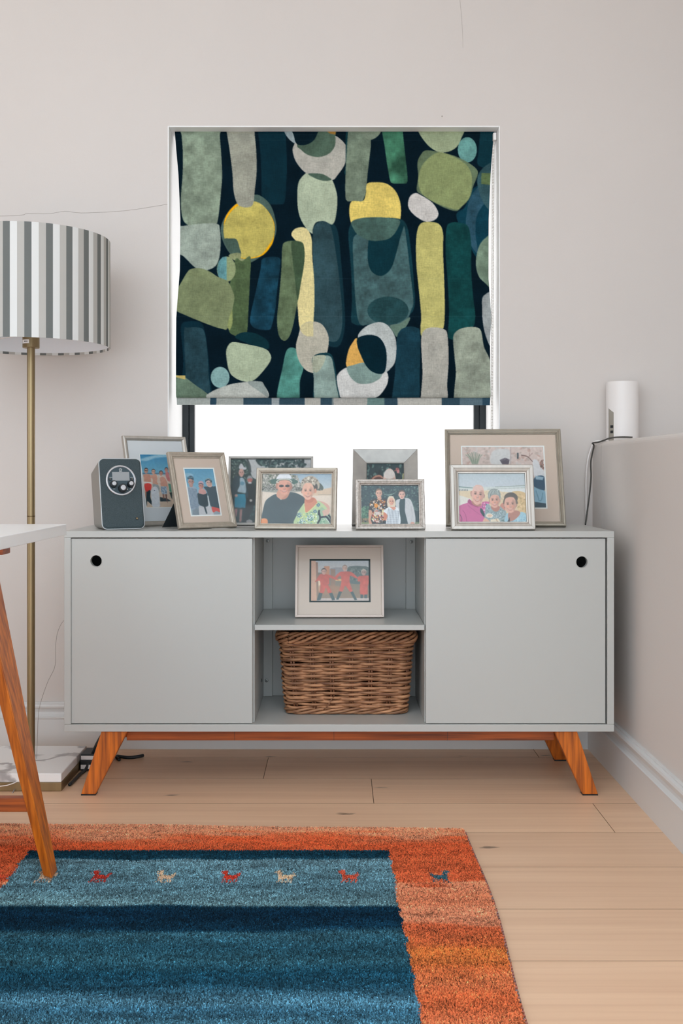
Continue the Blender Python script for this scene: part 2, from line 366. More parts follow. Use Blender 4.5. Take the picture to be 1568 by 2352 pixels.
for k in range(-19, 6):
    y0 = 2.0145 + k * .2141; y1 = y0 + .2141
    if y0 > BW: continue
    js = JOINT.get(k, [-2.6 + ((k * .83) % 1.6), -2.6 + ((k * .83) % 1.6) + 1.9 + ((k * .37) % .5)])
    js = [j for j in js if j < RX - .1]
    if k in (-2, -1, 0, 1): js = [-2.0 + .3 * k]
    e = [-2.6] + [j for j in js if j > -2.5] + [RX]
    for a, c in zip(e, e[1:]): plank(a, c, y0, min(y1, BW + .02))
# skirting boards
SK = [(0, 0), (.019, 0), (.019, .092), (.0215, .0945), (.0215, .0985), (.017, .1), (.0115, .1055), (.0105, .113), (.013, .121), (.0175, .1255), (.019, .131), (.0165, .1365), (.009, .1385), (.009, .142), (0, .142)]
tag(MB().prism(SK, lambda u, v, t: (t, BW - u, v), -2.6, HX).build('baseboard_back', M_TRIM), kind='structure')
tag(MB().prism(SK, lambda u, v, t: (HX - u, t, v), .2, BW - .0005).build('baseboard_right', M_TRIM), kind='structure')
# window: black frame, sash, frosted pane, sill
win = tag(empty('window_1', ((WX0 + WX1) / 2, BW + .285, WZ0)), 'black framed window with white frosted glass behind the blind', kind='structure')
def ring(b, x0, x1, z0, z1, w, y0, y1):
    b.box(x0, x0 + w, y0, y1, z0, z1); b.box(x1 - w, x1, y0, y1, z0, z1); b.box(x0 + w, x1 - w, y0, y1, z0, z0 + w); b.box(x0 + w, x1 - w, y0, y1, z1 - w, z1)
b = MB(); ring(b, WX0 + .001, WX1 - .001, WZ0, WZ1 - .001, .024, BW + .276, BW + .33); b.build('window_frame', M_BLACK, win, True, .0015)
b = MB(); ring(b, WX0 + .025, WX1 - .025, WZ0 + .024, WZ1 - .025, .018, BW + .284, BW + .322); b.build('sash', M_BLACK, win, True, .0015)
mg = bpy.data.materials.new('frosted_glass'); mg.use_nodes = True; MATS['frosted_glass'] = mg
N, L = mg.node_tree.nodes, mg.node_tree.links; N.remove(N['Principled BSDF'])
tr = N.new('ShaderNodeBsdfTranslucent'); tr.inputs[0].default_value = (.95, .89, .85, 1)
gl = N.new('ShaderNodeBsdfGlossy'); gl.inputs['Roughness'].default_value = .3; gl.inputs[0].default_value = (.9, .9, .9, 1)
ms = N.new('ShaderNodeMixShader'); ms.inputs[0].default_value = .04; L.new(tr.outputs[0], ms.inputs[1]); L.new(gl.outputs[0], ms.inputs[2]); L.new(ms.outputs[0], N['Material Output'].inputs[0])
bxo('pane', WX0 + .04, WX1 - .04, BW + .302, BW + .3025, WZ0 + .04, WZ1 - .04, mg, win)
bxo('window_sill', WX0 + .004, WX1 - .004, BW - .001, BW + .28, WZ0, WZ0 + .015, M_REV, win, .002)
# ================================================================== sideboard
SX0, SX1, SY0, SY1 = -.7177, .7257, 2.72, 3.09
sb = tag(empty('sideboard', ((SX0 + SX1) / 2, 2.9, 0)), 'light grey lacquered sideboard on splayed teak legs under the window', 'sideboard')
def part(name, x0, x1, y0, y1, z0, z1, m=M_SIDE, bev=.0012, par=sb): return bxo(name, x0, x1, y0, y1, z0, z1, m, par, bev)
part('top_panel', SX0, SX1, SY0, SY1, .6776, .6947)
part('bottom_panel', SX0, SX1, SY0, SY1, .168, .1870)
part('side_panel', SX0, SX0 + .0178, SY0, SY1, .1872, .6774)
part('side_panel', SX1 - .0178, SX1, SY0, SY1, .1872, .6774)
part('divider', -.2374, -.2194, 2.746, 3.07, .1872, .6774); part('divider', .2297, .2477, 2.746, 3.07, .1872, .6774)
part('back_panel', SX0 + .018, SX1 - .018, 3.07, 3.082, .1872, .6774)
part('back_rail', -.2192, -.1915, 3.058, 3.0698, .1875, .677); part('back_rail', .2018, .2295, 3.058, 3.0698, .1875, .677)
part('shelf', -.2188, .2291, 2.732, 3.057, .4325, .4467)
def door(x0, x1, cx, cz, r=.0152, z0=.1895, z1=.6750, y0=2.7245, y1=2.7415):
    n = 32; h = .022; b = MB(); xs = [x0, cx - h, cx + h, x1]; zs = [z0, cz - h, cz + h, z1]
    for i in range(3):
        for j in range(3):
            if i == 1 and j == 1: continue
            for y in (y0, y1): b.add([(xs[i], y, zs[j]), (xs[i + 1], y, zs[j]), (xs[i + 1], y, zs[j + 1]), (xs[i], y, zs[j + 1])], [(0, 1, 2, 3)])
    v = []
    for k in range(n):
        a = 2 * math.pi * k / n + math.pi / 4; c, s_ = math.cos(a), math.sin(a); q = h / max(abs(c), abs(s_))
        v += [(cx + q * c, y0, cz + q * s_), (cx + r * c, y0, cz + r * s_), (cx + r * c, y1, cz + r * s_), (cx + q * c, y1, cz + q * s_)]
    f = []
    for k in range(n):
        a, c = 4 * k, 4 * ((k + 1) % n); f += [(a, c, c + 1, a + 1), (a + 1, c + 1, c + 2, a + 2), (a + 2, c + 2, c + 3, a + 3)]
    b.add(v, f)
    b.add([(x0, y0, z0), (x1, y0, z0), (x1, y0, z1), (x0, y0, z1), (x0, y1, z0), (x1, y1, z0), (x1, y1, z1), (x0, y1, z1)], [(0, 4, 5, 1), (1, 5, 6, 2), (2, 6, 7, 3), (3, 7, 4, 0)])
    o = b.build('door', M_SIDE, sb, True)
    bm = bmesh.new(); bm.from_mesh(o.data); bmesh.ops.remove_doubles(bm, verts=bm.verts, dist=1e-5); bmesh.ops.recalc_face_normals(bm, faces=bm.faces); bm.to_mesh(o.data); bm.free()
    b = MB(); t = np.linspace(0, 2 * math.pi, 33)[:-1]
    b.tube([(cx + (r + .0004) * math.cos(a), y0 - .0002, cz + (r + .0004) * math.sin(a)) for a in t], .0009, 6, True); b.build('hole_edge', M_SIDE, o, True, smooth=True)
door(-.6993, -.2243, (220.4 - CX) / 874, CAMZ - (1288.6 - CY) / 874)
door(.2322, .7035, (1336 - CX) / 874, CAMZ - (1291 - CY) / 874)
def screw(p, d='y'):
    b = MB(); r = .0052; b.lathe([(r, 0), (r, .0012), (r * .8, .0022), (0, .0026)], (0, 0, 0), 14, axis='y')
    o = b.build('screw', M_SCREW, sb); L = sb.location; o.location = (p[0] - L.x, p[1] - L.y, p[2] - L.z)
    if d == 'x': o.rotation_euler = (0, 0, math.pi / 2)
    c = MB(); c.box(-.003, .003, -.0031, -.0024, -.0005, .0005); c.box(-.0005, .0005, -.0031, -.0024, -.003, .003); c.build('slot', M_BLKPL, o)
for x, y in ((614.4, 1242.5), (944.5, 1244.4), (612, 1563)): screw(at(x, y, 3.058))
screw((-.2194, 2.97, at(598.7, 1563, 2.97)[2]), 'x')
def leg(tx, fx, ty, fy, wt=.058, wf=.036, dt=.034, df=.026, sgn=1):
    """tapered splayed leg; tx/fx: outer x at top and foot"""
    b = MB(); zt = .1678
    def q(x, w, y, d, z):
        x0, x1 = (x, x + w) if sgn > 0 else (x - w, x)
        return [(x0, y, z), (x1, y, z), (x1, y + d, z), (x0, y + d, z)]
    b.hexa(q(fx, wf, fy, df, .003), q(tx, wt, ty, dt, zt)); o = b.build('leg', M_TEAK, sb, True, .002)
    c = MB(); c.hexa(q(fx, wf, fy, df, 0), q(fx, wf, fy, df, .003)); c.build('foot_pad', M_BLKPL, o, True)
leg(-.621, -.674, 2.727, 2.722, .068, .038); leg(.630, .684, 2.727, 2.722, .060, .040, sgn=-1)
leg(-.630, -.7, 3.03, 3.048, .058, .034); leg(.615, .672, 3.03, 3.048, .058, .034, sgn=-1)
part('apron_rail', -.560, .575, 2.752, 2.772, .137, .1678, M_TEAKX); part('apron_rail', -.565, .572, 3.035, 3.055, .137, .1678, M_TEAKX)
for x in (-.01, .2915, -.274): part('joint', x, x + .0008, 2.7516, 2.752, .1372, .1676, M_BLKPL, 0)
part('cross_rail', -.585, -.563, 2.773, 3.034, .14, .1678, M_TEAKX); part('cross_rail', .575, .597, 2.773, 3.034, .14, .1678, M_TEAKX)

# ================================================================== roman blind
A_, B_, C_, D_ = (370, 270), (760, 270), (370, 620), (760, 620); Z_ = 1568 / 410
bl = Cv([(395, 296), (1142, 296), (1142, 916), (395, 916)], 640, 532, (5, 23, 33))
bl.a *= (1 + .10 * vnoise(bl.h, bl.w, 60, 60))[..., None]
def sh(o, pts, col, **k):
    k.setdefault('mottle', .07); k.setdefault('cell', 40)
    bl.blob([(o[0] + x / Z_, o[1] + y / Z_) for x, y in pts], col, **k)
def shp(o, pts, col, **k): bl.poly([(o[0] + x / Z_, o[1] + y / Z_) for x, y in pts], col, **k)
def she(o, x, y, rx, ry, col, **k): bl.ell(o[0] + x / Z_, o[1] + y / Z_, rx / Z_, ry / Z_, col, **k)
# the upper left
sh(A_, [(178, 60), (180, 160), (190, 320), (186, 500), (170, 700), (180, 860), (225, 935), (350, 955), (470, 940), (500, 880), (525, 650), (535, 500), (525, 300), (514, 160), (510, 60)], (129, 143, 125), mottle=.13)
sh(A_, [(130, 965), (200, 945), (350, 930), (490, 932), (515, 980), (522, 1100), (510, 1230), (470, 1310), (370, 1345), (290, 1310), (200, 1220), (130, 1160)], (146, 157, 146), mottle=.1)
sh(A_, [(845, 60), (850, 130), (870, 300), (880, 500), (885, 700), (930, 757), (1040, 765), (1085, 740), (1100, 560), (1105, 400), (1095, 200), (1085, 60)], (11, 41, 52))
sh(A_, [(525, 960), (540, 1080), (600, 1190), (680, 1270), (740, 1288), (850, 1240), (960, 1130), (1012, 1000), (1000, 880), (960, 770), (890, 700), (815, 680), (680, 740), (580, 840)], (73, 94, 87))
sh(A_, [(550, 930), (580, 845), (640, 775), (700, 745), (830, 742), (920, 800), (990, 920), (992, 1040), (965, 1130), (870, 1222), (700, 1236), (600, 1150), (555, 1060)], (240, 174, 22), mottle=.03)
sh(A_, [(550, 950), (600, 845), (680, 772), (760, 745), (840, 742), (920, 800), (985, 920), (988, 1040), (940, 1130), (860, 1215), (700, 1232), (600, 1150), (555, 1060)], (180, 168, 92))
sh(A_, [(553, 1068), (600, 1062), (662, 1072), (690, 1150), (698, 1200), (620, 1196), (575, 1130)], (66, 86, 77))
sh(A_, [(592, 1215), (640, 1192), (700, 1195), (702, 1238), (780, 1242), (775, 1276), (730, 1288), (660, 1265)], (134, 141, 104))
sh(A_, [(574, 60), (578, 140), (600, 280), (625, 480), (635, 640), (660, 740), (690, 777), (750, 790), (805, 765), (822, 640), (838, 480), (835, 300), (820, 140), (815, 60)], (149, 150, 137))
bl.blob([(541, 595), (556, 600), (575, 590), (574, 640), (571, 700), (567, 766), (556, 775), (538, 771), (525, 757), (523, 700), (530, 640)], (76, 94, 64), mottle=.1, cell=20)
she(A_, 572, 1332, 83, 112, (140, 152, 112)); shp(A_, [(575, 1222), (540, 1225), (505, 1265), (490, 1330), (500, 1390), (530, 1432), (575, 1444)], (94, 142, 146), mottle=.1, cell=20)
sh(C_, [(120, 200), (160, 130), (225, 20), (260, -10), (330, -18), (420, 10), (500, 62), (585, 100), (630, 190), (642, 250), (628, 340), (612, 430), (580, 520), (540, 520), (440, 490), (220, 400), (120, 340)], (119, 129, 95), mottle=.08)
sh(C_, [(585, 480), (620, 350), (628, 430), (622, 490), (600, 530)], (134, 144, 92))
bl.blob([(604, 594), (640, 592), (643, 612), (637, 660), (632, 710), (624, 748), (617, 758), (590, 756), (576, 745), (575, 725), (585, 680), (598, 620)], (22, 58, 75), mottle=.22, cell=40)
# cream and its neighbours
bl.blob([(720, 548), (724, 520), (738, 509), (762, 512), (776, 535), (783, 600), (790, 690), (792, 745), (786, 780), (774, 798), (748, 792), (724, 770), (721, 660)], (18, 47, 57))
bl.blob([(718, 545), (722, 520), (736, 509), (752, 512), (762, 530), (774, 600), (784, 690), (786, 740), (780, 775), (766, 786), (742, 778), (722, 765), (720, 660)], (47, 72, 79), mottle=.12, cell=60)
bl.blob([(669, 540), (678, 526), (697, 523), (709, 532), (716, 552), (717, 590), (721, 640), (722, 690), (720, 735), (719, 772), (700, 770), (688, 752), (684, 715), (683, 690), (690, 645), (697, 600), (695, 570), (682, 556)], (215, 202, 146), mottle=.04)
bl.blob([(648, 570), (656, 556), (684, 554), (697, 564), (699, 600), (691, 650), (682, 700), (669, 762), (655, 783), (641, 772), (636, 735), (640, 690), (646, 620)], (91, 107, 80), mottle=.14, cell=40)
bl.blob([(670, 556), (690, 556), (698, 566), (699, 600), (691, 650), (683, 690), (677, 640), (671, 590)], (64, 84, 62), mottle=.1)
sh(A_, [(1290, 480), (1340, 485), (1440, 500), (1500, 545), (1545, 690), (1537, 850), (1505, 940), (1430, 912), (1360, 925), (1332, 980), (1325, 1022), (1262, 960), (1210, 850), (1195, 700), (1205, 580), (1240, 520)], (166, 178, 154), mottle=.05)
# ring at the top
sh(A_, [(1080, 60), (1082, 125), (1110, 175), (1150, 215), (1185, 234), (1230, 242), (1330, 215), (1400, 130), (1410, 60)], (140, 153, 156))
sh(A_, [(1155, 300), (1165, 245), (1195, 215), (1300, 190), (1450, 150), (1530, 160), (1600, 215), (1626, 270), (1616, 400), (1550, 505), (1500, 550), (1400, 510), (1280, 495), (1190, 400)], (168, 166, 157), mottle=.05)
sh(A_, [(1195, 230), (1300, 60), (1540, 60), (1530, 150), (1525, 250), (1470, 320), (1380, 348), (1290, 330), (1230, 285)], (74, 94, 80), mottle=.1)
sh(A_, [(1150, 60), (1165, 160), (1190, 232), (1260, 243), (1330, 210), (1368, 150), (1380, 60)], (6, 26, 36))
shp(A_, [(1450, 115), (1535, 115), (1530, 150), (1480, 140)], (158, 120, 58))
sh(A_, [(1290, 495), (1400, 495), (1460, 520), (1495, 550), (1420, 558), (1340, 530)], (74, 95, 82))
# the upper right
sh(B_, [(140, 60), (130, 130), (128, 420), (115, 480), (130, 500), (150, 400), (160, 60)], (16, 50, 56))
shp(B_, [(155, 60), (352, 60), (350, 250), (335, 370), (320, 500), (312, 600), (300, 680), (278, 735), (262, 742), (145, 738), (128, 720), (124, 620), (130, 420), (140, 250)], (112, 126, 109), mottle=.1)
sh(B_, [(270, 60), (280, 150), (300, 180), (345, 195), (400, 172), (440, 120), (450, 60)], (124, 137, 119))
sh(B_, [(160, 830), (180, 740), (278, 735), (305, 670), (315, 585), (380, 570), (480, 580), (560, 640), (605, 740), (613, 850), (590, 960), (530, 1050), (460, 1080), (340, 1082), (240, 1035), (180, 940)], (213, 191, 104), mottle=.06)
bl.blob([(800, 548), (803, 520), (812, 508), (830, 503), (870, 500), (915, 503), (930, 512), (938, 535), (946, 600), (951, 660), (953, 690), (949, 712), (940, 725), (935, 745), (920, 760), (900, 745), (830, 748), (812, 744), (806, 735), (808, 690), (806, 620)], (20, 54, 63), mottle=.1)
bl.blob([(810, 560), (816, 541), (840, 530), (880, 538), (908, 530), (926, 517), (934, 560), (941, 620), (949, 690), (944, 712), (938, 728), (930, 745), (912, 760), (890, 752), (850, 745), (832, 748), (822, 735), (816, 690), (812, 620)], (66, 94, 96), mottle=.16, cell=30)
sh(B_, [(322, 1250), (325, 1120), (345, 1075), (480, 1070), (560, 1000), (610, 925), (640, 945), (612, 1040), (570, 1200), (530, 1320), (470, 1382), (410, 1388), (350, 1345)], (13, 47, 56))
sh(B_, [(178, 920), (260, 886), (400, 877), (520, 886), (604, 908), (580, 985), (530, 1050), (460, 1080), (340, 1082), (240, 1035), (200, 985)], (71, 98, 91), mottle=.12)
she(D_, 500, 358, 182, 124, (36, 68, 72), mottle=.1)
sh(D_, [(520, 490), (600, 470), (692, 415), (670, 480), (610, 560), (575, 590), (545, 545)], (97, 121, 108))
shp(B_, [(440, 60), (628, 60), (632, 150), (650, 320), (668, 480), (672, 560), (660, 582), (548, 582), (524, 572), (512, 530), (490, 400), (470, 250), (448, 130)], (60, 108, 85), mottle=.28, cell=50)
sh(B_, [(750, 60), (770, 130), (810, 195), (870, 262), (950, 305), (1030, 300), (1100, 260), (1140, 190), (1150, 60)], (151, 163, 132), mottle=.05)
she(B_, 1197, 282, 84, 110, (101, 151, 146), mottle=.12)
sh(B_, [(1300, 60), (1310, 130), (1295, 300), (1300, 420), (1480, 420), (1480, 60)], (14, 49, 59))
sh(B_, [(1100, 860), (1180, 780), (1250, 620), (1480, 580), (1480, 1300), (1300, 1250), (1190, 1060)], (14, 55, 70))
sh(B_, [(1185, 950), (1195, 820), (1220, 710), (1290, 610), (1380, 590), (1480, 590), (1300, 820), (1270, 1000), (1290, 1190), (1215, 1090)], (43, 77, 93), mottle=.14, cell=30)
sh(B_, [(1285, 560), (1310, 470), (1390, 400), (1480, 390), (1480, 800), (1390, 800), (1320, 700)], (52, 82, 88), mottle=.1)
shp(B_, [(1322, 482), (1480, 482), (1480, 590), (1320, 580)], (88, 106, 70), mottle=.1)
sh(B_, [(758, 400), (790, 325), (835, 290), (960, 305), (1080, 335), (1180, 380), (1270, 440), (1290, 495), (1250, 600), (1220, 700), (1150, 780), (1090, 820), (950, 772), (800, 682), (752, 640), (765, 520)], (97, 114, 88), mottle=.08)
sh(B_, [(772, 500), (810, 405), (910, 318), (990, 310), (1130, 370), (1210, 440), (1240, 545), (1215, 700), (1150, 775), (1090, 806), (900, 742), (800, 672), (768, 590)], (134, 146, 100), mottle=.05)
sh(B_, [(690, 700), (740, 666), (800, 690), (890, 750), (940, 830), (930, 882), (880, 912), (810, 910), (720, 850), (676, 780)], (197, 194, 190), mottle=.03)
bl.blob([(1025, 525), (1034, 512), (1055, 511), (1075, 520), (1082, 560), (1082, 620), (1086, 680), (1091, 725), (1085, 752), (1060, 762), (1050, 778), (1036, 780), (1028, 770), (1031, 720), (1028, 650), (1023, 580)], (18, 63, 64), mottle=.16, cell=40)
bl.blob([(955, 560), (958, 530), (967, 513), (988, 510), (1008, 515), (1017, 535), (1017, 580), (1020, 650), (1021, 720), (1017, 755), (1000, 772), (970, 775), (965, 755), (967, 725), (961, 660), (956, 610)], (185, 179, 111), mottle=.05)
sh(B_, [(1480, 950), (1385, 1030), (1310, 1110), (1275, 1240), (1285, 1360), (1340, 1440), (1480, 1500)], (110, 130, 112), mottle=.2, cell=60)
sh(D_, [(1480, 215), (1345, 222), (1326, 330), (1340, 520), (1395, 680), (1480, 760)], (151, 157, 157), mottle=.08)
# the lower half
sh(D_, [(790, 610), (825, 525), (900, 505), (985, 520), (1020, 572), (1028, 800), (1015, 1000), (1005, 1200), (800, 1200), (800, 900)], (168, 166, 157), mottle=.06)
sh(D_, [(1070, 600), (1100, 540), (1170, 508), (1270, 505), (1315, 540), (1340, 680), (1400, 840), (1420, 1200), (1100, 1200), (1092, 900), (1080, 760)], (145, 153, 138), mottle=.12)
sh(D_, [(572, 640), (600, 540), (670, 500), (745, 506), (780, 560), (775, 900), (750, 1200), (545, 1200), (560, 900)], (24, 56, 69), mottle=.12)
sh(D_, [(50, 980), (60, 920), (135, 862), (300, 830), (440, 860), (490, 905), (500, 960), (480, 1030), (410, 1115), (300, 1140), (100, 1130), (60, 1060)], (200, 200, 197), mottle=.04)
sh(D_, [(135, 850), (150, 720), (190, 640), (232, 605), (300, 700), (300, 860), (220, 880)], (213, 165, 88), mottle=.05)
sh(D_, [(138, 862), (200, 838), (290, 818), (380, 850), (445, 908), (420, 962), (340, 1000), (240, 1000), (170, 945)], (121, 143, 137), mottle=.08)
sh(D_, [(235, 600), (290, 510), (400, 461), (480, 475), (545, 550), (571, 650), (562, 800), (520, 870), (470, 902), (430, 830), (330, 700)], (177, 183, 181), mottle=.05)
sh(D_, [(235, 600), (330, 572), (420, 595), (475, 680), (487, 800), (462, 908), (380, 908), (310, 850), (260, 750), (231, 670)], (6, 33, 43), mottle=.05)
sh(C_, [(175, 500), (250, 452), (350, 465), (385, 540), (410, 700), (440, 1000), (445, 1200), (190, 1200), (200, 800)], (12, 41, 53))
sh(C_, [(203, 540), (235, 508), (340, 508), (380, 545), (405, 680), (420, 900), (428, 1200), (245, 1200), (220, 900)], (37, 63, 72), mottle=.14)
sh(C_, [(80, 935), (160, 930), (220, 950), (300, 1010), (420, 1100), (420, 1160), (80, 1160)], (100, 120, 102), mottle=.1); shp(C_, [(100, 930), (219, 931), (219, 966), (150, 950)], (192, 172, 104))
sh(C_, [(650, 592), (720, 550), (830, 560), (930, 620), (948, 690), (880, 690), (740, 640)], (12, 45, 53))
sh(C_, [(575, 760), (580, 690), (620, 640), (700, 645), (900, 690), (958, 740), (962, 800), (900, 890), (820, 970), (740, 985), (650, 950), (600, 890)], (165, 177, 150), mottle=.05)
she(C_, 522, 947, 82, 92, (133, 169, 167), mottle=.06)
sh(C_, [(400, 1120), (440, 1078), (520, 1040), (650, 1000), (860, 982), (910, 1020), (945, 1120), (800, 1180), (500, 1180)], (178, 181, 174), mottle=.05)
sh(C_, [(760, 990), (860, 982), (910, 1020), (945, 1120), (880, 1080)], (140, 150, 146))
sh(C_, [(1020, 1180), (1070, 850), (1110, 700), (1190, 700), (1215, 800), (1250, 862), (1220, 980), (1200, 1180)], (75, 128, 118), mottle=.18)
sh(C_, [(1184, 680), (1205, 580), (1240, 480), (1330, 454), (1410, 478), (1465, 570), (1467, 680), (1430, 810), (1370, 903), (1280, 890), (1210, 800)], (177, 173, 158), mottle=.05)
shp(C_, [(1215, 520), (1250, 470), (1335, 454), (1336, 585), (1280, 585), (1245, 565)], (200, 190, 146))
sh(C_, [(1325, 800), (1345, 755), (1410, 732), (1490, 742), (1525, 840), (1545, 1000), (1560, 1180), (1350, 1180), (1345, 950)], (22, 58, 66))
sh(C_, [(1328, 800), (1345, 762), (1420, 755), (1490, 768), (1515, 860), (1535, 1000), (1550, 1180), (1365, 1180), (1340, 950)], (135, 155, 148), mottle=.1)
sh(C_, [(1330, 780), (1350, 758), (1440, 756), (1425, 830), (1375, 900), (1335, 890)], (160, 165, 146))
for y in (309, 322, 640, 727): bl.line([(395, y), (1142, y)], .7, (150, 165, 165), a=.16)
img = bl.out(False)
LE = np.array([(296, 401), (340, 404), (400, 409), (500, 413), (620, 412), (690, 407), (730, 404.5), (800, 405), (916, 406), (935, 407)], float)
RE = np.array([(296, 1135), (340, 1131), (400, 1127), (500, 1123), (640, 1122), (700, 1126), (730, 1128), (780, 1124), (860, 1124), (916, 1125), (935, 1124)], float)
BY = 3.238
blind = tag(empty('roman_blind', (0, BY, WZ1)), 'roman blind printed with overlapping green, yellow and slate pebble shapes on navy', 'blind')
M_BLIND = attr_mat('printed_linen', 1., weave=.27, wscale=560, spec=.08)
def cloth(name, img, y0, y1, ox, oy0, oy1, yfun, nx=640, ny=532, m=None):
    ys = np.linspace(y0, y1, ny); t = np.linspace(0, 1, nx)
    l = np.interp(ys, LE[:, 0], LE[:, 1]); r = np.interp(ys, RE[:, 0], RE[:, 1]); PX = l[:, None] + (r - l)[:, None] * t[None]; PY = np.repeat(ys[:, None], nx, 1)
    Yd, dz = yfun(PX, PY); V = np.stack([(PX - CX) * BY / FPX, Yd - BY, CAMZ - (PY - CY) * BY / FPX - WZ1 + dz], -1)
    o = grid_mesh(name, V.reshape(-1, 3), ny, nx, m or M_BLIND, blind)
    if img is not None:
        h, w = img.shape[:2]; fx = np.clip((PX - ox) / (1142 - ox) * w - .5, 0, w - 1.001); fy = np.clip((PY - oy0) / (oy1 - oy0) * h - .5, 0, h - 1.001)
        xi, yi = fx.astype(int), fy.astype(int); a, c = (fx - xi)[..., None], (fy - yi)[..., None]
        col = (img[yi, xi] * (1 - a) + img[yi, xi + 1] * a) * (1 - c) + (img[yi + 1, xi] * (1 - a) + img[yi + 1, xi + 1] * a) * c
        set_dye(o.data, col.reshape(-1, 3), 1.12)
    return o
def bend(PX, PY):
    # slack cloth: edges curl back a little between the battens, the bottom rolls over the fold
    s = np.sin((PY - 310) / (727 - 310) * math.pi) * (PY < 727) * (PY > 310)
    e = np.minimum(PX - 401, 1135 - PX); e = np.exp(-np.clip(e, 0, None) / 60.)
    y = BY + .012 * s * e - .004 * s * np.cos((PX - 768) / 367 * math.pi / 2) + .0012 * np.sin(PX / 47.) * np.sin(PY / 90.)
    f = np.clip((PY - 903) / 13., 0, 1); return y - .016 * np.sin(np.clip((PY - 727) / 185., 0, 1) * math.pi / 2) + .012 * f ** 3, 0 * PX
cloth('cloth_panel', img, 296.5, 914, 395, 296, 916, bend)
hm = Cv([(395, 908), (1142, 908), (1142, 931), (395, 931)], 640, 20, (50, 73, 86))
for o, x0, x1, c in ((C_, 100, 435, (160, 165, 160)), (C_, 435, 490, (44, 70, 86)), (C_, 490, 725, (158, 162, 157)), (C_, 970, 1042, (150, 158, 160)), (C_, 1262, 1400, (172, 170, 162)), (C_, 1500, 1560, (120, 132, 132)),
                     (D_, 22, 322, (168, 166, 160)), (D_, 322, 468, (106, 132, 128)), (D_, 580, 970, (182, 180, 172)), (D_, 1130, 1330, (92, 112, 122)), (D_, 1330, 1420, (48, 74, 90))):
    a, c2 = o[0] + x0 / Z_, o[0] + x1 / Z_; hm.poly([(a, 900), (c2, 900), (c2 + rng.uniform(-2, 2), 940), (a + rng.uniform(-2, 2), 940)], c)
cloth('hem', hm.out(False), 905, 930.5, 395, 908, 931, lambda PX, PY: (BY - .004 + .0008 * np.sin(PX / 60.), 0 * PX + (PX - 768) * -2e-6), 640, 20)
def lining(name, y0, y1, dy):
    ys = np.linspace(y0, y1, 24); b = []
    for y in ys:
        l, r = np.interp(y, LE[:, 0], LE[:, 1]) + 2, np.interp(y, RE[:, 0], RE[:, 1]) - 2
        for x in np.linspace(l, r, 12):
            p = at(x, y, BY); b.append((p[0], dy, p[2] - WZ1))
    grid_mesh(name, b, 24, 12, mat('blackout_lining', S(150, 150, 148), .9), blind)
lining('lining', 297, 926, .020)
bxo('head_rail', at(404, 0, BY)[0], at(1133, 0, BY)[0], BY + .0215, BY + .055, WZ1 - .042, WZ1 - .005, M_WHTPL, blind, .002)
ch = MB()
def bead(p, r=.0017):
    n = len(ch.v); ch.lathe([(0, -r), (r * .87, -r * .5), (r * .87, r * .5), (0, r)], p, 6)
for k, (xa, xb, YY) in enumerate(((1133.5, 1130, BY - .012), (1131, 1127.5, BY + .006))):
    za, zb = at(0, 322, YY)[2], .965
    for q in np.arange(za, zb, -.0047):
        t = (za - q) / (za - zb); bead((at(xa + (xb - xa) * t, 0, YY)[0], YY, q))
for q in np.linspace(0, math.pi, 8)[1:-1]:
    x0 = at(1129, 0, BY)[0]; bead((x0, BY - .003 - .009 * math.cos(q), .965 - .009 * math.sin(q)))
ch.tube([(at(1133.5, 0, BY)[0], BY - .012, at(0, 322, BY)[2]), (at(1130, 0, BY)[0], BY - .012, .965)], .0004, 4); ch.tube([(at(1131, 0, BY)[0], BY + .006, at(0, 322, BY)[2]), (at(1127.5, 0, BY)[0], BY + .006, .965)], .0004, 4)
tag(ch.build('bead_chain', mat('chain_plastic', S(190, 184, 176), .3), blind, True, smooth=True), kind='stuff')
bxo('chain_guide', at(1131, 0, BY)[0], at(1138, 0, BY)[0], BY - .014, BY + .02, at(0, 324, BY)[2], at(0, 308, BY)[2], M_WHTPL, blind, .001)
# ================================================================== photo frames
M_SILV = mat('brushed_silver', S(196, 190, 182, 1.0), .38, .55, var=.35, scale=(60, 60, 6), dark=S(150, 146, 140, 1.0))
M_CHAMP = mat('champagne_metal', S(186, 176, 162, 1.0), .42, .45, var=.35, scale=(90, 90, 90), dark=S(140, 132, 120, 1.0))
M_PEWT = mat('pewter', S(172, 169, 164, 1.0), .4, .5, var=.3, scale=(30, 30, 30), dark=S(116, 116, 112, 1.0))
M_DISTR = mat('distressed_silver', S(200, 192, 184, 1.0), .42, .4, var=.8, scale=(160, 160, 160), dark=S(150, 142, 134, 1.0))
M_CREAMF = mat('cream_satin_metal', S(200, 184, 174, 1.0), .4, .2)
M_TAN = mat('tan_card', S(204, 184, 170), .9); M_CREAM = mat('cream_card', S(205, 188, 176), .9); M_WHITEC = mat('white_card', S(208, 208, 210), .85)
M_BEVEL = mat('bevel_card', S(232, 230, 226), .8); M_DARKC = mat('black_card', S(40, 54, 54), .8); M_BACK = mat('black_velvet', S(24, 32, 36), .9)
M_PRINT = attr_mat('photo_print', .4, coat=.1)
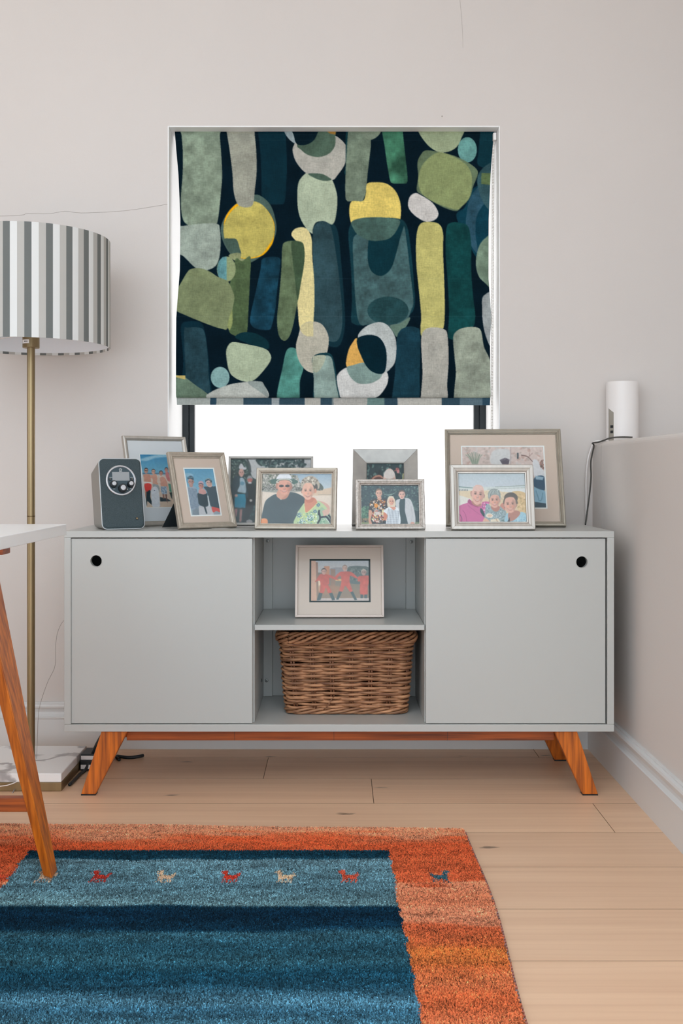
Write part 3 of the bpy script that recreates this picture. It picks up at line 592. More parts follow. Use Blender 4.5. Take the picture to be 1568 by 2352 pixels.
def thin_glass():
    m = bpy.data.materials.new('frame_glass'); m.use_nodes = True; N, L = m.node_tree.nodes, m.node_tree.links; N.remove(N['Principled BSDF'])
    t = N.new('ShaderNodeBsdfTransparent'); t.inputs[0].default_value = (.97, .98, .98, 1); g = N.new('ShaderNodeBsdfGlossy'); g.inputs['Roughness'].default_value = .03
    f = N.new('ShaderNodeFresnel'); f.inputs[0].default_value = 1.22; x = N.new('ShaderNodeMixShader'); L.new(f.outputs[0], x.inputs[0]); L.new(t.outputs[0], x.inputs[1]); L.new(g.outputs[0], x.inputs[2]); L.new(x.outputs[0], N['Material Output'].inputs[0])
    return m
M_GLASS = thin_glass()
STEP = lambda w, t: [(0, 0), (0, t * .8), (.0015, t), (w * .42, t), (w * .5, t * .88), (w * .58, t * .94), (w * .8, t * .8), (w * .86, t * .62), (w, t * .6), (w, 0)]
ROUND = lambda w, t: [(0, 0), (0, t * .6), (w * .12, t * .9), (w * .35, t), (w * .65, t * .95), (w * .85, t * .75), (w, t * .55), (w, 0)]
SCOOP = lambda w, t: [(0, 0), (0, t), (w * .05, t), (w * .3, t * .86), (w * .65, t * .66), (w * .92, t * .5), (w * .94, t * .56), (w, t * .5), (w, 0)]
THIN = lambda w, t: [(0, 0), (0, t), (w, t), (w, 0)]
FRAMES = []
def frame(label, X, Y, w, h, yaw, lean, prof, fm, cv, rect, card=None, edge=None, ew=.0022, base=.6947, easel=(.05, .28), group=None, edgem=None):
    yaw, lean = math.radians(yaw), math.radians(lean); t = max(p[1] for p in prof); rw = max(p[0] for p in prof)
    root = empty('photo_frame', (X - t * math.sin(yaw), Y + t * math.cos(yaw), base + .0004), (-lean, 0, yaw)); tag(root, label, 'photo frame', group)
    for s_ in range(4):
        b = MB(); v = []
        for e in (0, 1):
            for u, d in prof:
                if s_ == 0: p = (-w / 2 + (u if e == 0 else w - u), u)
                elif s_ == 1: p = (w / 2 - u, (u if e == 0 else h - u))
                elif s_ == 2: p = (w / 2 - (u if e == 0 else w - u), h - u)
                else: p = (-w / 2 + u, (h - u if e == 0 else u))
                v.append((p[0], -d, p[1]))
        n = len(prof); f = [tuple(range(n)), tuple(range(n, 2 * n))[::-1]] + [(i, i + n, (i + 1) % n + n, (i + 1) % n) for i in range(n)]
        b.add(v, f).build('rail', fm, root, bevel=.0004, seg=1)
    i0, i1, j0, j1 = -w / 2 + rw - .001, w / 2 - rw + .001, rw - .001, h - rw + .001
    MB().box(-w / 2 + .002, w / 2 - .002, -.0028, .0012, .002, h - .002).build('backing', M_BACK, root)
    x0, x1, z0, z1 = -w / 2 + rect[0] * w, -w / 2 + rect[2] * w, h * (1 - rect[3]), h * (1 - rect[1])
    if card is not None:
        def mring(name, a, c, y0, y1, m):
            b = MB(); (ax0, ax1, az0, az1), (cx0, cx1, cz0, cz1) = a, c
            b.box(ax0, cx0, y0, y1, az0, az1); b.box(cx1, ax1, y0, y1, az0, az1); b.box(cx0, cx1, y0, y1, az0, cz0); b.box(cx0, cx1, y0, y1, cz1, az1); return b.build(name, m, root)
        e = ew if edge else 0
        mring('mount_card', (i0, i1, j0, j1), (x0 - e, x1 + e, z0 - e, z1 + e), -.0046, -.0034, card)
        if edge: mring('mount_bevel', (x0 - e - .0003, x1 + e + .0003, z0 - e - .0003, z1 + e + .0003), (x0, x1, z0, z1), -.0041, -.0032, edge)
    else: x0, x1, z0, z1 = max(x0, i0), min(x1, i1), max(z0, j0), min(z1, j1)
    im = cv.out(); ny, nx = im.shape[:2]
    V = np.zeros((ny, nx, 3)); V[..., 0] = np.linspace(x0, x1, nx)[None]; V[..., 1] = -.0031; V[..., 2] = np.linspace(z1, z0, ny)[:, None]
    o = grid_mesh('photo_print', V.reshape(-1, 3), ny, nx, M_PRINT, root); im = im * .9 + im.mean(-1, keepdims=True) * .1; set_dye(o.data, im.reshape(-1, 3), 1.22)
    MB().box(i0, i1, -.0056, -.0052, j0, j1).build('glass_pane', M_GLASS, root)
    # strut at the back, foot on the surface
    ww, reach = easel; zt = .62 * h; s2 = zt * math.sin(lean) + reach * h; fy, fz = s2 * math.cos(lean), s2 * math.sin(lean); th = .002
    b = MB(); b.hexa([(-ww / 2, fy - th, fz + .0004), (ww / 2, fy - th, fz + .0004), (ww / 2, fy + th, fz + .0012), (-ww / 2, fy + th, fz + .0012)], [(-ww * .3, .0012, zt), (ww * .3, .0012, zt), (ww * .3, .005, zt), (-ww * .3, .005, zt)])
    b.build('strut', M_BACK, root); return root
SKY = (84, 150, 188)
# --- (a) four boys with a surfboard on a beach
cv = Cv([(255, 225), (1353, 265), (1595, 2165), (500, 2185)], 84, 150, (196, 170, 150))
cv.vgrad(0, .35, (38, 124, 168), (104, 170, 196)); cv.vgrad(.35, .40, (40, 90, 120), (180, 200, 206)); cv.vgrad(.40, 1, (206, 190, 178), (206, 180, 158))
cv.blob([(270, 430), (500, 340), (900, 250), (1300, 250), (1250, 340), (800, 380), (500, 480)], (150, 188, 204), soft=2, a=.85)
cv.blob([(500, 1560), (640, 1560), (640, 1800), (720, 2100), (540, 1950), (520, 2120), (490, 2000), (500, 1700)], (24, 50, 60)); cv.poly([(970, 1800), (1230, 1860), (1360, 1950), (1250, 1960), (980, 1960)], (56, 74, 84))
for pts, c in (([(390, 990), (480, 960), (620, 980), (650, 1100), (640, 1260), (440, 1250), (420, 1100)], (200, 138, 116)), ([(640, 1010), (720, 990), (830, 960), (880, 1100), (870, 1250), (920, 1330), (820, 1350), (730, 1310), (720, 1150), (650, 1100)], (206, 150, 128)),
               ([(975, 1110), (1040, 1060), (1140, 1110), (1230, 1300), (1240, 1560), (1200, 1420), (1010, 1400), (990, 1250)], (204, 146, 126)), ([(1160, 930), (1260, 900), (1310, 1100), (1320, 1240), (1220, 1180)], (190, 110, 110))): cv.blob(pts, c)
cv.poly([(380, 1225), (690, 1260), (690, 1320), (390, 1290)], (214, 208, 204)); cv.blob([(440, 1325), (660, 1325), (660, 1540), (600, 1545), (540, 1595), (470, 1580)], (222, 50, 44))
cv.poly([(440, 1580), (500, 1600), (490, 1850), (440, 1850)], (190, 140, 120)); cv.blob([(720, 1330), (900, 1360), (960, 1480), (950, 1640), (900, 1500), (760, 1470)], (150, 156, 160)); cv.poly([(1000, 1420), (1200, 1420), (1220, 1690), (1060, 1700), (1010, 1600)], (140, 164, 184)); cv.speck([(1000, 1420), (1200, 1420), (1220, 1690), (1060, 1700)], [(190, 200, 210), (96, 120, 150)], 60, 18)
cv.poly([(1260, 1320), (1340, 1330), (1380, 1640), (1300, 1600)], (70, 140, 120)); cv.poly([(1300, 1640), (1390, 1640), (1400, 1900), (1350, 1800)], (40, 60, 60))
cv.blob([(660, 1600), (690, 1490), (780, 1420), (870, 1450), (930, 1600), (970, 2000), (960, 2150), (720, 2150), (680, 1900)], (206, 208, 214)); cv.ell(785, 1560, 16, 20, (60, 70, 100))
cv.poly([(1060, 1700), (1120, 1700), (1130, 1860), (1080, 1860)], (150, 104, 92)); cv.poly([(1150, 1700), (1210, 1700), (1240, 2040), (1190, 1900)], (120, 84, 78))
cv.head(490, 840, 62, 96, (196, 140, 120), (36, 44, 50), glasses=True); cv.head(745, 880, 62, 92, (206, 156, 136), (60, 66, 70)); cv.head(1010, 940, 60, 86, (190, 130, 112), (28, 40, 48)); cv.head(1195, 825, 56, 86, (190, 130, 118), (30, 40, 46))
cv.noise(.04, 3)
frame('silver frame, white mount, beach photo of four shirtless boys, half behind the radio', -.4888, 2.9667, .1998, .2701, 34.3, 17.5, ROUND(.0135, .012), M_SILV, cv, (.245, .205, .735, .795), M_WHITEC, M_BEVEL, .0018, easel=(.06, .25))
# --- (b) three people in caps
cv = Cv([(150, 260), (1080, 265), (1325, 1760), (390, 1790)], 84, 138, SKY)
cv.vgrad(0, .55, (92, 152, 184), (130, 180, 200)); cv.vgrad(.55, 1, (130, 170, 190), (150, 164, 172))
cv.blob([(180, 430), (330, 400), (460, 470), (330, 520), (210, 500)], (150, 184, 200), soft=2, a=.7)
cv.blob([(240, 900), (330, 850), (480, 850), (570, 950), (610, 1300), (640, 1560), (430, 1600), (350, 1500), (290, 1200)], (150, 166, 182))
for k in range(7): cv.line([(300 + 40 * k, 880 + 8 * k), (345 + 42 * k, 1200), (385 + 40 * k, 1560)], 13, (70, 92, 112), a=.8)
cv.poly([(420, 1600), (620, 1540), (680, 1780), (440, 1800)], (128, 142, 152)); cv.poly([(620, 1480), (920, 1470), (1100, 1560), (1100, 1790), (640, 1790)], (190, 190, 194)); cv.poly([(780, 1490), (840, 1490), (900, 1720), (860, 1740)], (66, 84, 92))
cv.blob([(790, 860), (960, 840), (1100, 840), (1190, 860), (1250, 1200), (1310, 1540), (1100, 1510), (990, 1450), (930, 1200), (880, 1000)], (74, 92, 102)); cv.blob([(580, 1100), (640, 1040), (700, 1080), (850, 1080), (890, 1060), (920, 1300), (920, 1470), (790, 1500), (640, 1430), (600, 1260)], (56, 76, 86))
cv.blob([(640, 930), (800, 930), (870, 1050), (780, 1100), (690, 1080), (620, 1050)], (202, 150, 144)); cv.poly([(895, 1140), (930, 1140), (1000, 1500), (940, 1480)], (198, 204, 206)); cv.blob([(1040, 1500), (1150, 1520), (1290, 1570), (1310, 1680), (1180, 1640), (1100, 1690), (1050, 1620)], (214, 94, 90))
cv.ell(380, 800, 60, 70, (176, 138, 128)); cv.ell(985, 800, 70, 70, (206, 168, 156))
cv.head(375, 690, 90, 120, (184, 146, 138), None); cv.blob([(262, 600), (280, 520), (370, 490), (440, 530), (465, 600), (450, 640), (360, 590)], (70, 96, 112)); cv.line([(275, 530), (440, 540)], 14, (150, 190, 200))
cv.head(700, 830, 78, 100, (196, 142, 134), None, glasses=False); cv.blob([(612, 770), (630, 690), (690, 660), (760, 690), (780, 770), (690, 740)], (190, 156, 166)); cv.line([(615, 770), (690, 742), (770, 775)], 22, (70, 80, 92))
cv.head(950, 730, 88, 120, (206, 168, 158), None); cv.blob([(830, 700), (840, 620), (910, 575), (990, 590), (1040, 660), (1030, 720), (960, 640), (880, 660)], (70, 92, 104)); cv.line([(850, 620), (930, 580), (1010, 640)], 14, (190, 200, 190))
cv.noise(.03, 3)
frame('silver frame, tan mount, photo of three people in caps, turned beside the radio', -.3487, 2.8182, .1742, .2209, 33.5, 20.5, STEP(.0165, .013), M_CHAMP, cv, (.262, .215, .765, .825), M_TAN, M_BEVEL, .0035, easel=(.15, .36))
# --- (c) couple under trees
cv = Cv([(130, 150), (2657, 170), (2700, 2130), (90, 2130)], 150, 114, (44, 66, 66))
cv.blob([(560, 130), (800, 150), (1500, 130), (2650, 140), (2700, 900), (1500, 900), (900, 760), (760, 560), (700, 300)], (178, 176, 176)); cv.speck([(120, 150), (560, 150), (720, 700), (500, 1200), (120, 1200)], [(70, 96, 90), (110, 130, 124), (30, 50, 50)], 260, 26)
cv.speck([(950, 150), (2400, 150), (2500, 380), (2000, 480), (1400, 460), (1000, 330)], [(40, 66, 70), (30, 54, 58), (80, 106, 104)], 420, 42); cv.line([(650, 160), (730, 340), (760, 560)], 60, (66, 74, 78)); cv.line([(940, 190), (1020, 300), (1120, 370)], 50, (40, 60, 62)); cv.line([(1400, 150), (1330, 420)], 50, (46, 62, 64))
cv.poly([(110, 1300), (2700, 1300), (2700, 2140), (90, 2140)], (34, 58, 62)); cv.speck([(780, 1450), (920, 1450), (920, 1900), (740, 1900)], [(70, 100, 100), (40, 80, 84)], 40, 30)
cv.blob([(660, 900), (830, 880), (910, 1000), (920, 1300), (850, 1600), (740, 1850), (640, 2100), (520, 2100), (560, 1700), (620, 1400), (600, 1100)], (28, 44, 50))
cv.blob([(240, 700), (380, 670), (560, 720), (620, 900), (690, 1280), (610, 1300), (570, 1180), (360, 1180), (330, 1300), (220, 1280), (150, 1050)], (44, 70, 80)); cv.blob([(430, 740), (540, 740), (600, 900), (610, 1170), (470, 1170), (350, 1130), (420, 950)], (158, 178, 188)); cv.ell(500, 890, 70, 60, (60, 120, 150), a=.6)
cv.poly([(340, 1210), (590, 1210), (620, 1400), (590, 1640), (480, 1620), (440, 1640), (260, 1610), (260, 1330)], (34, 140, 170)); cv.poly([(260, 1660), (350, 1660), (320, 1900), (290, 1900)], (178, 120, 116)); cv.poly([(420, 1680), (500, 1680), (470, 2060), (400, 2060)], (182, 130, 124)); cv.ell(720, 2050, 100, 60, (168, 160, 160)); cv.ell(310, 1260, 50, 44, (196, 156, 146)); cv.ell(770, 1410, 44, 40, (190, 182, 176))
cv.blob([(400, 430), (440, 310), (500, 310), (560, 400), (640, 420), (600, 480), (480, 470)], (190, 186, 190)); cv.head(475, 575, 82, 120, (206, 158, 146), None); cv.head(740, 780, 76, 100, (196, 112, 106), (140, 142, 144), top=.35); cv.ell(740, 880, 60, 26, (206, 200, 198))
cv.noise(.05, 3)
frame('thin grey frame holding a photo of a couple standing under trees', -.1901, 2.9615, .2477, .2103, 3.8, 20.3, THIN(.0068, .012), M_PEWT, cv, (.01, .01, .99, .99))
# --- (d) couple on the beach
cv = Cv([(95, 85), (1480, 95), (1470, 1080), (80, 1070)], 206, 148, (214, 194, 178))
cv.vgrad(0, .36, (146, 166, 182), (186, 192, 194)); cv.vgrad(.36, 1, (216, 198, 182), (212, 190, 170)); cv.poly([(1100, 440), (1490, 360), (1490, 520), (1100, 520)], (206, 178, 152))
cv.blob([(60, 60), (420, 80), (760, 130), (840, 250), (900, 330), (900, 440), (60, 420)], (152, 148, 138)); cv.speck([(80, 80), (420, 80), (800, 140), (900, 420), (80, 410)], [(120, 120, 112), (186, 178, 168), (96, 104, 84), (200, 190, 180)], 420, 22)
cv.poly([(80, 350), (400, 330), (420, 410), (80, 412)], (116, 114, 108)); cv.poly([(690, 360), (900, 350), (1240, 380), (1300, 420), (900, 436), (670, 420)], (112, 112, 104)); cv.blob([(1150, 330), (1230, 280), (1300, 350), (1290, 410), (1160, 415)], (84, 92, 84)); cv.speck([(80, 350), (400, 330), (420, 410), (80, 412)], [(80, 82, 76), (160, 156, 148)], 80, 14); cv.speck([(690, 360), (1240, 380), (1300, 420), (670, 420)], [(80, 82, 76), (160, 156, 148)], 90, 14); cv.line([(1200, 505), (1480, 505)], 14, (176, 158, 140))
cv.blob([(1140, 640), (1300, 640), (1420, 720), (1430, 830), (1380, 930), (1280, 880), (1270, 800)], (206, 158, 142))
cv.blob([(600, 470), (740, 462), (860, 510), (950, 580), (960, 700), (880, 760), (800, 860), (790, 1100), (230, 1100), (215, 980), (105, 960), (130, 780), (170, 630), (260, 545), (390, 490), (480, 600)], (62, 78, 84), mottle=.05, cell=30); cv.blob([(70, 1100), (110, 965), (215, 980), (205, 1100)], (224, 140, 92))
cv.blob([(385, 500), (440, 400), (640, 400), (630, 500), (580, 570), (490, 590), (420, 560)], (204, 146, 122)); cv.blob([(500, 600), (560, 590), (610, 540), (630, 480), (600, 500), (500, 570)], (178, 112, 92), a=.5, soft=1)
# her blouse
cv.blob([(920, 680), (1000, 620), (1180, 620), (1300, 680), (1400, 800), (1470, 1000), (1470, 1100), (780, 1100), (800, 880)], (178, 196, 146)); cv.poly([(1190, 830), (1280, 740), (1440, 870), (1490, 1100), (1190, 1100)], (150, 176, 146))
for x, y, r_, c in ((845, 900, 55, 5), (1055, 960, 66, 6), (1210, 700, 40, 4), (1150, 830, 40, 4), (900, 1040, 70, 5)):
    cv.ell(x, y, r_, r_, (196, 214, 214), a=.7)
    for k in range(14):
        a = k * .449; cv.line([(x + math.cos(a) * r_ * .25, y + math.sin(a) * r_ * .25), (x + math.cos(a) * r_, y + math.sin(a) * r_)], 9, (44, 60, 86) if k % 2 else (116, 168, 170))
cv.speck([(800, 880), (1190, 830), (1190, 1090), (790, 1090)], [(206, 212, 120), (120, 170, 150), (226, 230, 220), (90, 130, 110)], 130, 15); cv.speck([(1240, 960), (1340, 960), (1340, 1090), (1230, 1090)], [(120, 160, 130), (190, 206, 180)], 50, 16)
for p in ([(1220, 830), (1250, 960), (1200, 1060)], [(1260, 940), (1360, 930), (1400, 960)], [(1380, 930), (1430, 1000), (1460, 1060)], [(1410, 890), (1450, 950), (1470, 1010)], [(1230, 800), (1220, 900)]): cv.line(p, 34, (26, 40, 54))
cv.line([(1360, 960), (1460, 1080)], 8, (220, 226, 220))
cv.blob([(940, 700), (960, 560), (1120, 560), (1180, 620), (1180, 680), (1060, 790), (970, 850), (945, 790)], (206, 130, 102)); cv.line([(940, 720), (965, 855), (1070, 790), (1200, 660)], 14, (206, 206, 140)); cv.blob([(960, 590), (1120, 560), (1100, 640), (1000, 660)], (180, 100, 78), a=.5, soft=1)
for k in range(4): cv.line([(1290 + 8 * k, 830 + 26 * k), (1370, 800 + 28 * k), (1420, 800 + 24 * k)], 24, (214, 166, 150)); cv.line([(1295 + 8 * k, 845 + 26 * k), (1380, 816 + 28 * k)], 5, (164, 108, 96))
# heads
cv.ell(395, 330, 26, 62, (190, 130, 108)); cv.head(540, 350, 140, 146, (214, 150, 128), None, glasses=True); cv.blob([(660, 280), (690, 290), (690, 400), (640, 430), (650, 340)], (150, 96, 82), a=.5, soft=1)
cv.blob([(262, 230), (275, 205), (380, 190), (540, 180), (700, 190), (790, 230), (810, 262), (720, 300), (660, 240), (540, 215), (400, 240), (370, 290), (290, 285)], (66, 96, 86)); cv.line([(375, 260), (430, 212), (540, 200), (640, 212), (690, 250)], 16, (208, 200, 184))
cv.blob([(385, 195), (420, 120), (470, 92), (560, 86), (630, 100), (680, 185), (540, 180)], (214, 212, 216)); cv.line([(370, 200), (540, 186), (700, 198)], 10, (176, 176, 180))
cv.blob([(870, 330), (880, 230), (960, 160), (1080, 140), (1180, 200), (1230, 290), (1220, 380), (1150, 400), (900, 380)], (176, 160, 142)); cv.blob([(1100, 280), (1180, 300), (1190, 400), (1140, 420), (1110, 340)], (80, 72, 66)); cv.head(1005, 440, 118, 160, (222, 168, 144), None, lip=(150, 60, 56)); cv.ell(1150, 430, 26, 46, (204, 138, 112))
cv.blob([(880, 330), (900, 250), (980, 190), (1100, 190), (1150, 270), (1130, 330), (1060, 260), (980, 260), (920, 300)], (186, 172, 154)); cv.speck([(880, 300), (900, 200), (1080, 150), (1200, 240), (1150, 300), (980, 240)], [(214, 202, 184), (140, 124, 108), (110, 98, 88)], 60, 22)
cv.noise(.025, 3)
frame('champagne frame, beach photo of a couple, he in white sun hat and dark shirt', -.1137, 2.7685, .2204, .1672, -6, 10.9, STEP(.0155, .014), M_CHAMP, cv, (.06, .08, .94, .92))
# --- (e) a couple cut off by the frame in front
cv = Cv([(240, 185), (1105, 185), (1125, 1080), (230, 1080)], 100, 100, (38, 62, 68)); cv.speck([(230, 180), (1110, 180), (1120, 1080), (230, 1080)], [(60, 92, 92), (90, 120, 116), (28, 48, 54)], 160, 34)
cv.speck([(880, 270), (1000, 270), (1000, 350), (880, 350)], [(200, 130, 130), (160, 90, 90)], 14, 22); cv.line([(1085, 360), (1075, 540)], 30, (190, 180, 130))
cv.blob([(500, 1080), (600, 740), (900, 740), (1080, 1080)], (70, 80, 92)); cv.ell(770, 480, 145, 210, (216, 184, 172)); cv.head(770, 510, 135, 190, (218, 176, 160), None); cv.ell(765, 380, 130, 85, (216, 206, 200), a=.9, soft=1)
cv.ell(480, 560, 180, 165, (92, 60, 56)); cv.line([(330, 530), (420, 430), (540, 400), (620, 440)], 30, (190, 130, 110)); cv.blob([(300, 560), (290, 900), (420, 1000), (640, 900), (650, 560), (560, 470), (440, 470)], (80, 54, 52)); cv.head(540, 610, 100, 130, (222, 176, 160), None); cv.blob([(300, 1080), (400, 820), (640, 820), (720, 1080)], (160, 80, 84)); cv.noise(.03, 3)
frame('square pewter frame with a wide scooped border, standing in the middle behind another frame', .1327, 2.9, .1867, .2335, -3, 24, SCOOP(.04, .02), M_PEWT, cv, (.2, .15, .8, .85), easel=(.05, .2))
# --- (f) three people in front of a dark hedge
cv = Cv([(95, 690), (1485, 690), (1505, 1615), (95, 1615)], 176, 118, (46, 68, 74)); cv.vgrad(0, 1, (52, 74, 80), (40, 60, 64))
cv.speck([(95, 690), (1500, 690), (1500, 1300), (95, 1300)], [(70, 98, 98), (110, 140, 134), (30, 48, 54), (86, 116, 110)], 420, 20, a=.8); cv.speck([(100, 1180), (300, 1180), (300, 1480), (100, 1480)], [(70, 116, 92), (50, 90, 72), (96, 140, 110)], 110, 24); cv.speck([(100, 1470), (290, 1470), (290, 1570), (100, 1570)], [(150, 126, 96), (110, 96, 70)], 50, 18); cv.poly([(90, 1565), (300, 1565), (300, 1620), (90, 1620)], (128, 140, 96)); cv.poly([(1380, 1560), (1510, 1560), (1510, 1620), (1380, 1620)], (110, 126, 92))
for k in range(12): cv.line([(1180, 990), (1250 + k * 14, 1000 + k * 24), (1330 + k * 14, 1010 + k * 24)], 5, (120, 150, 140)); cv.line([(640, 920), (700 + k * 12, 915), (830 + k * 12, 930 - 8 * k)], 4, (140, 166, 152))
cv.blob([(290, 1240), (370, 1240), (350, 1420), (330, 1500), (360, 1600), (300, 1610), (280, 1520)], (208, 150, 124)); cv.poly([(360, 1560), (690, 1560), (690, 1620), (360, 1620)], (34, 44, 54))
cv.blob([(450, 1010), (560, 1030), (700, 1010), (760, 1080), (730, 1400), (640, 1560), (370, 1570), (360, 1300), (280, 1260), (340, 1060)], (60, 54, 54))
cv.ell(460, 1170, 50, 50, (222, 140, 50)); cv.speck([(330, 1060), (560, 1050), (560, 1260), (300, 1250)], [(206, 130, 60), (40, 44, 50), (210, 190, 170)], 70, 22); cv.ell(460, 1170, 44, 44, (226, 142, 48)); cv.speck([(560, 1060), (700, 1040), (700, 1300), (560, 1300)], [(206, 130, 60), (120, 60, 50), (214, 200, 190), (40, 44, 50)], 70, 24); cv.speck([(370, 1280), (680, 1290), (640, 1560), (370, 1560)], [(206, 140, 90), (214, 196, 186), (176, 70, 54), (60, 56, 60), (220, 206, 150)], 150, 26)
cv.poly([(440, 1310), (540, 1310), (540, 1390), (440, 1390)], (206, 190, 184)); cv.line([(400, 1275), (540, 1275)], 18, (214, 206, 202)); cv.line([(550, 1440), (640, 1440)], 24, (160, 54, 48))
cv.blob([(930, 1080), (1050, 1010), (1160, 990), (1300, 1050), (1390, 1350), (1400, 1580), (1290, 1610), (1220, 1620), (1000, 1620), (980, 1400)], (190, 188, 190)); cv.poly([(1040, 1020), (1160, 1000), (1150, 1300), (1230, 1620), (1010, 1620), (1030, 1400), (1015, 1120)], (44, 68, 74)); cv.ell(1335, 1590, 50, 34, (206, 150, 130)); cv.line([(1300, 1180), (1330, 1400), (1300, 1560)], 6, (150, 146, 150))
cv.blob([(640, 1320), (720, 1300), (740, 1420), (710, 1530), (650, 1480)], (206, 124, 96))
cv.blob([(690, 1250), (800, 1190), (930, 1200), (1010, 1280), (1030, 1620), (710, 1620), (730, 1400), (640, 1310)], (214, 216, 220))
for k in range(8): cv.line([(760 + 34 * k, 1240 + 8 * k), (740 + 36 * k, 1400), (725 + 36 * k, 1610)], 10, (96, 108, 124))
cv.blob([(780, 1190), (900, 1190), (930, 1240), (880, 1280), (820, 1230)], (212, 140, 116)); cv.blob([(735, 1190), (725, 1060), (760, 970), (820, 945), (880, 970), (920, 1060), (925, 1180), (880, 1200), (760, 1200)], (218, 196, 172)); cv.head(828, 1080, 62, 82, (220, 160, 138), None)
cv.poly([(490, 960), (590, 960), (590, 1020), (540, 1060), (490, 1020)], (204, 148, 124)); cv.head(530, 890, 72, 100, (220, 170, 148), (130, 100, 82)); cv.head(1080, 920, 74, 98, (222, 174, 158), (104, 82, 74), smile=False); cv.noise(.03, 3)
frame('small distressed silver frame, photo of three people before a dark hedge', .1413, 2.756, .1855, .1363, 1.5, 11.9, STEP(.0155, .014), M_DISTR, cv, (.08, .11, .92, .89))
# --- (g) large frame, desert garden
cv = Cv([(85, 100), (1410, 95), (1460, 1110), (110, 1110)], 190, 146, (206, 182, 174)); cv.vgrad(0, 1, (208, 186, 178), (196, 176, 168)); cv.speck([(85, 100), (1410, 95), (1440, 800), (90, 800)], [(220, 198, 190), (190, 150, 138), (200, 190, 186), (180, 160, 150)], 320, 30, a=.7); cv.blob([(600, 160), (860, 150), (860, 380), (560, 380)], (206, 202, 200), soft=2)
for k in range(9): cv.line([(300 + 10 * (k - 4), 390), (290 + 22 * (k - 4), 280), (280 + 34 * (k - 4), 180 + 12 * abs(k - 4))], 15, (128, 142, 124) if k % 2 else (160, 164, 146))
for k in range(14): cv.line([(800 + 7 * (k - 7), 390), (790 + 12 * (k - 7), 280 + 5 * abs(k - 7))], 10, (110, 98, 112) if k % 2 else (72, 66, 78))
cv.line([(880, 100), (880, 390)], 16, (180, 160, 156)); cv.poly([(985, 200), (1008, 200), (1010, 300), (985, 300)], (56, 74, 82)); cv.line([(1050, 235), (1160, 265), (1240, 350)], 12, (110, 84, 78)); cv.line([(1180, 110), (1190, 260)], 6, (170, 130, 120)); cv.line([(1130, 300), (1240, 200)], 6, (150, 110, 104))
cv.poly([(90, 600), (1250, 600), (1260, 1120), (100, 1120)], (120, 132, 140)); cv.blob([(1240, 330), (1300, 310), (1370, 420), (1430, 520), (1420, 600), (1270, 590), (1250, 470)], (206, 204, 206)); cv.speck([(1360, 300), (1420, 300), (1430, 480), (1360, 440)], [(150, 110, 100), (110, 90, 84)], 40, 18); cv.blob([(1255, 640), (1320, 580), (1430, 600), (1440, 780), (1400, 830), (1270, 770)], (34, 76, 104)); cv.poly([(1280, 580), (1420, 600), (1400, 650), (1290, 640)], (140, 168, 184)); cv.blob([(1250, 780), (1340, 800), (1450, 850), (1470, 1040), (1270, 1010)], (130, 170, 190)); cv.line([(1290, 820), (1340, 980)], 12, (80, 126, 150)); cv.line([(1400, 860), (1380, 980), (1330, 990)], 10, (80, 126, 150)); cv.poly([(1270, 1010), (1470, 1040), (1470, 1120), (1270, 1120)], (34, 68, 84)); cv.noise(.03, 3)
frame('largest frame on the sideboard, pewter with tan mount, desert garden photo', .4695, 2.8916, .3329, .2975, -4.1, 22.3, STEP(.0148, .014), mat('warm_pewter', S(164, 156, 142, 1.0), .38, .55, var=.3, scale=(40, 40, 40), dark=S(128, 122, 112, 1.0)), cv, (.15, .178, .846, .806), M_TAN, M_BEVEL, .0035, easel=(.07, .2))
# --- (h) selfie of three on a beach
cv = Cv([(110, 75), (1460, 70), (1495, 1040), (125, 1040)], 206, 148, (206, 186, 156)); cv.vgrad(0, .28, (176, 186, 190), (186, 190, 196)); cv.vgrad(.28, .36, (190, 196, 194), (206, 204, 196)); cv.vgrad(.36, 1, (212, 190, 158), (206, 178, 140))
cv.blob([(110, 330), (250, 345), (420, 360), (400, 372), (110, 352)], (120, 140, 138)); cv.line([(860, 345), (1100, 335), (1470, 312)], 12, (140, 150, 140)); cv.poly([(860, 372), (1470, 352), (1470, 470), (900, 430)], (206, 206, 204)); cv.line([(700, 390), (1470, 358)], 8, (150, 160, 150))
for k in range(6): cv.line([(135 + 32 * k, 390), (140 + 32 * k, 425)], 12, (74, 84, 90))
cv.poly([(110, 500), (380, 580), (300, 700), (110, 720)], (210, 204, 194)); cv.blob([(1200, 440), (1480, 470), (1500, 800), (1340, 820), (1290, 600)], (206, 172, 122)); cv.speck([(1200, 460), (1480, 480), (1490, 800), (1310, 780)], [(216, 186, 138), (180, 150, 104)], 70, 24); cv.speck([(640, 420), (1050, 440), (1050, 600), (640, 560)], [(216, 198, 168), (196, 176, 146)], 60, 24)
cv.blob([(130, 720), (300, 650), (330, 580), (420, 660), (560, 720), (600, 640), (740, 640), (700, 760), (660, 900), (630, 1060), (110, 1060), (120, 850)], (196, 92, 142)); cv.blob([(300, 640), (340, 590), (440, 680), (520, 740), (480, 740), (360, 690)], (160, 62, 112)); cv.line([(200, 800), (260, 900), (280, 1040)], 8, (150, 60, 104)); cv.line([(300, 700), (480, 840), (620, 920)], 7, (160, 70, 114)); cv.line([(140, 880), (180, 960), (170, 1040)], 10, (90, 60, 84)); cv.speck([(600, 640), (730, 650), (660, 860), (600, 760)], [(214, 120, 170), (80, 100, 140), (220, 190, 210)], 40, 14)
cv.blob([(560, 760), (610, 800), (660, 930), (620, 920), (560, 840)], (36, 60, 70))
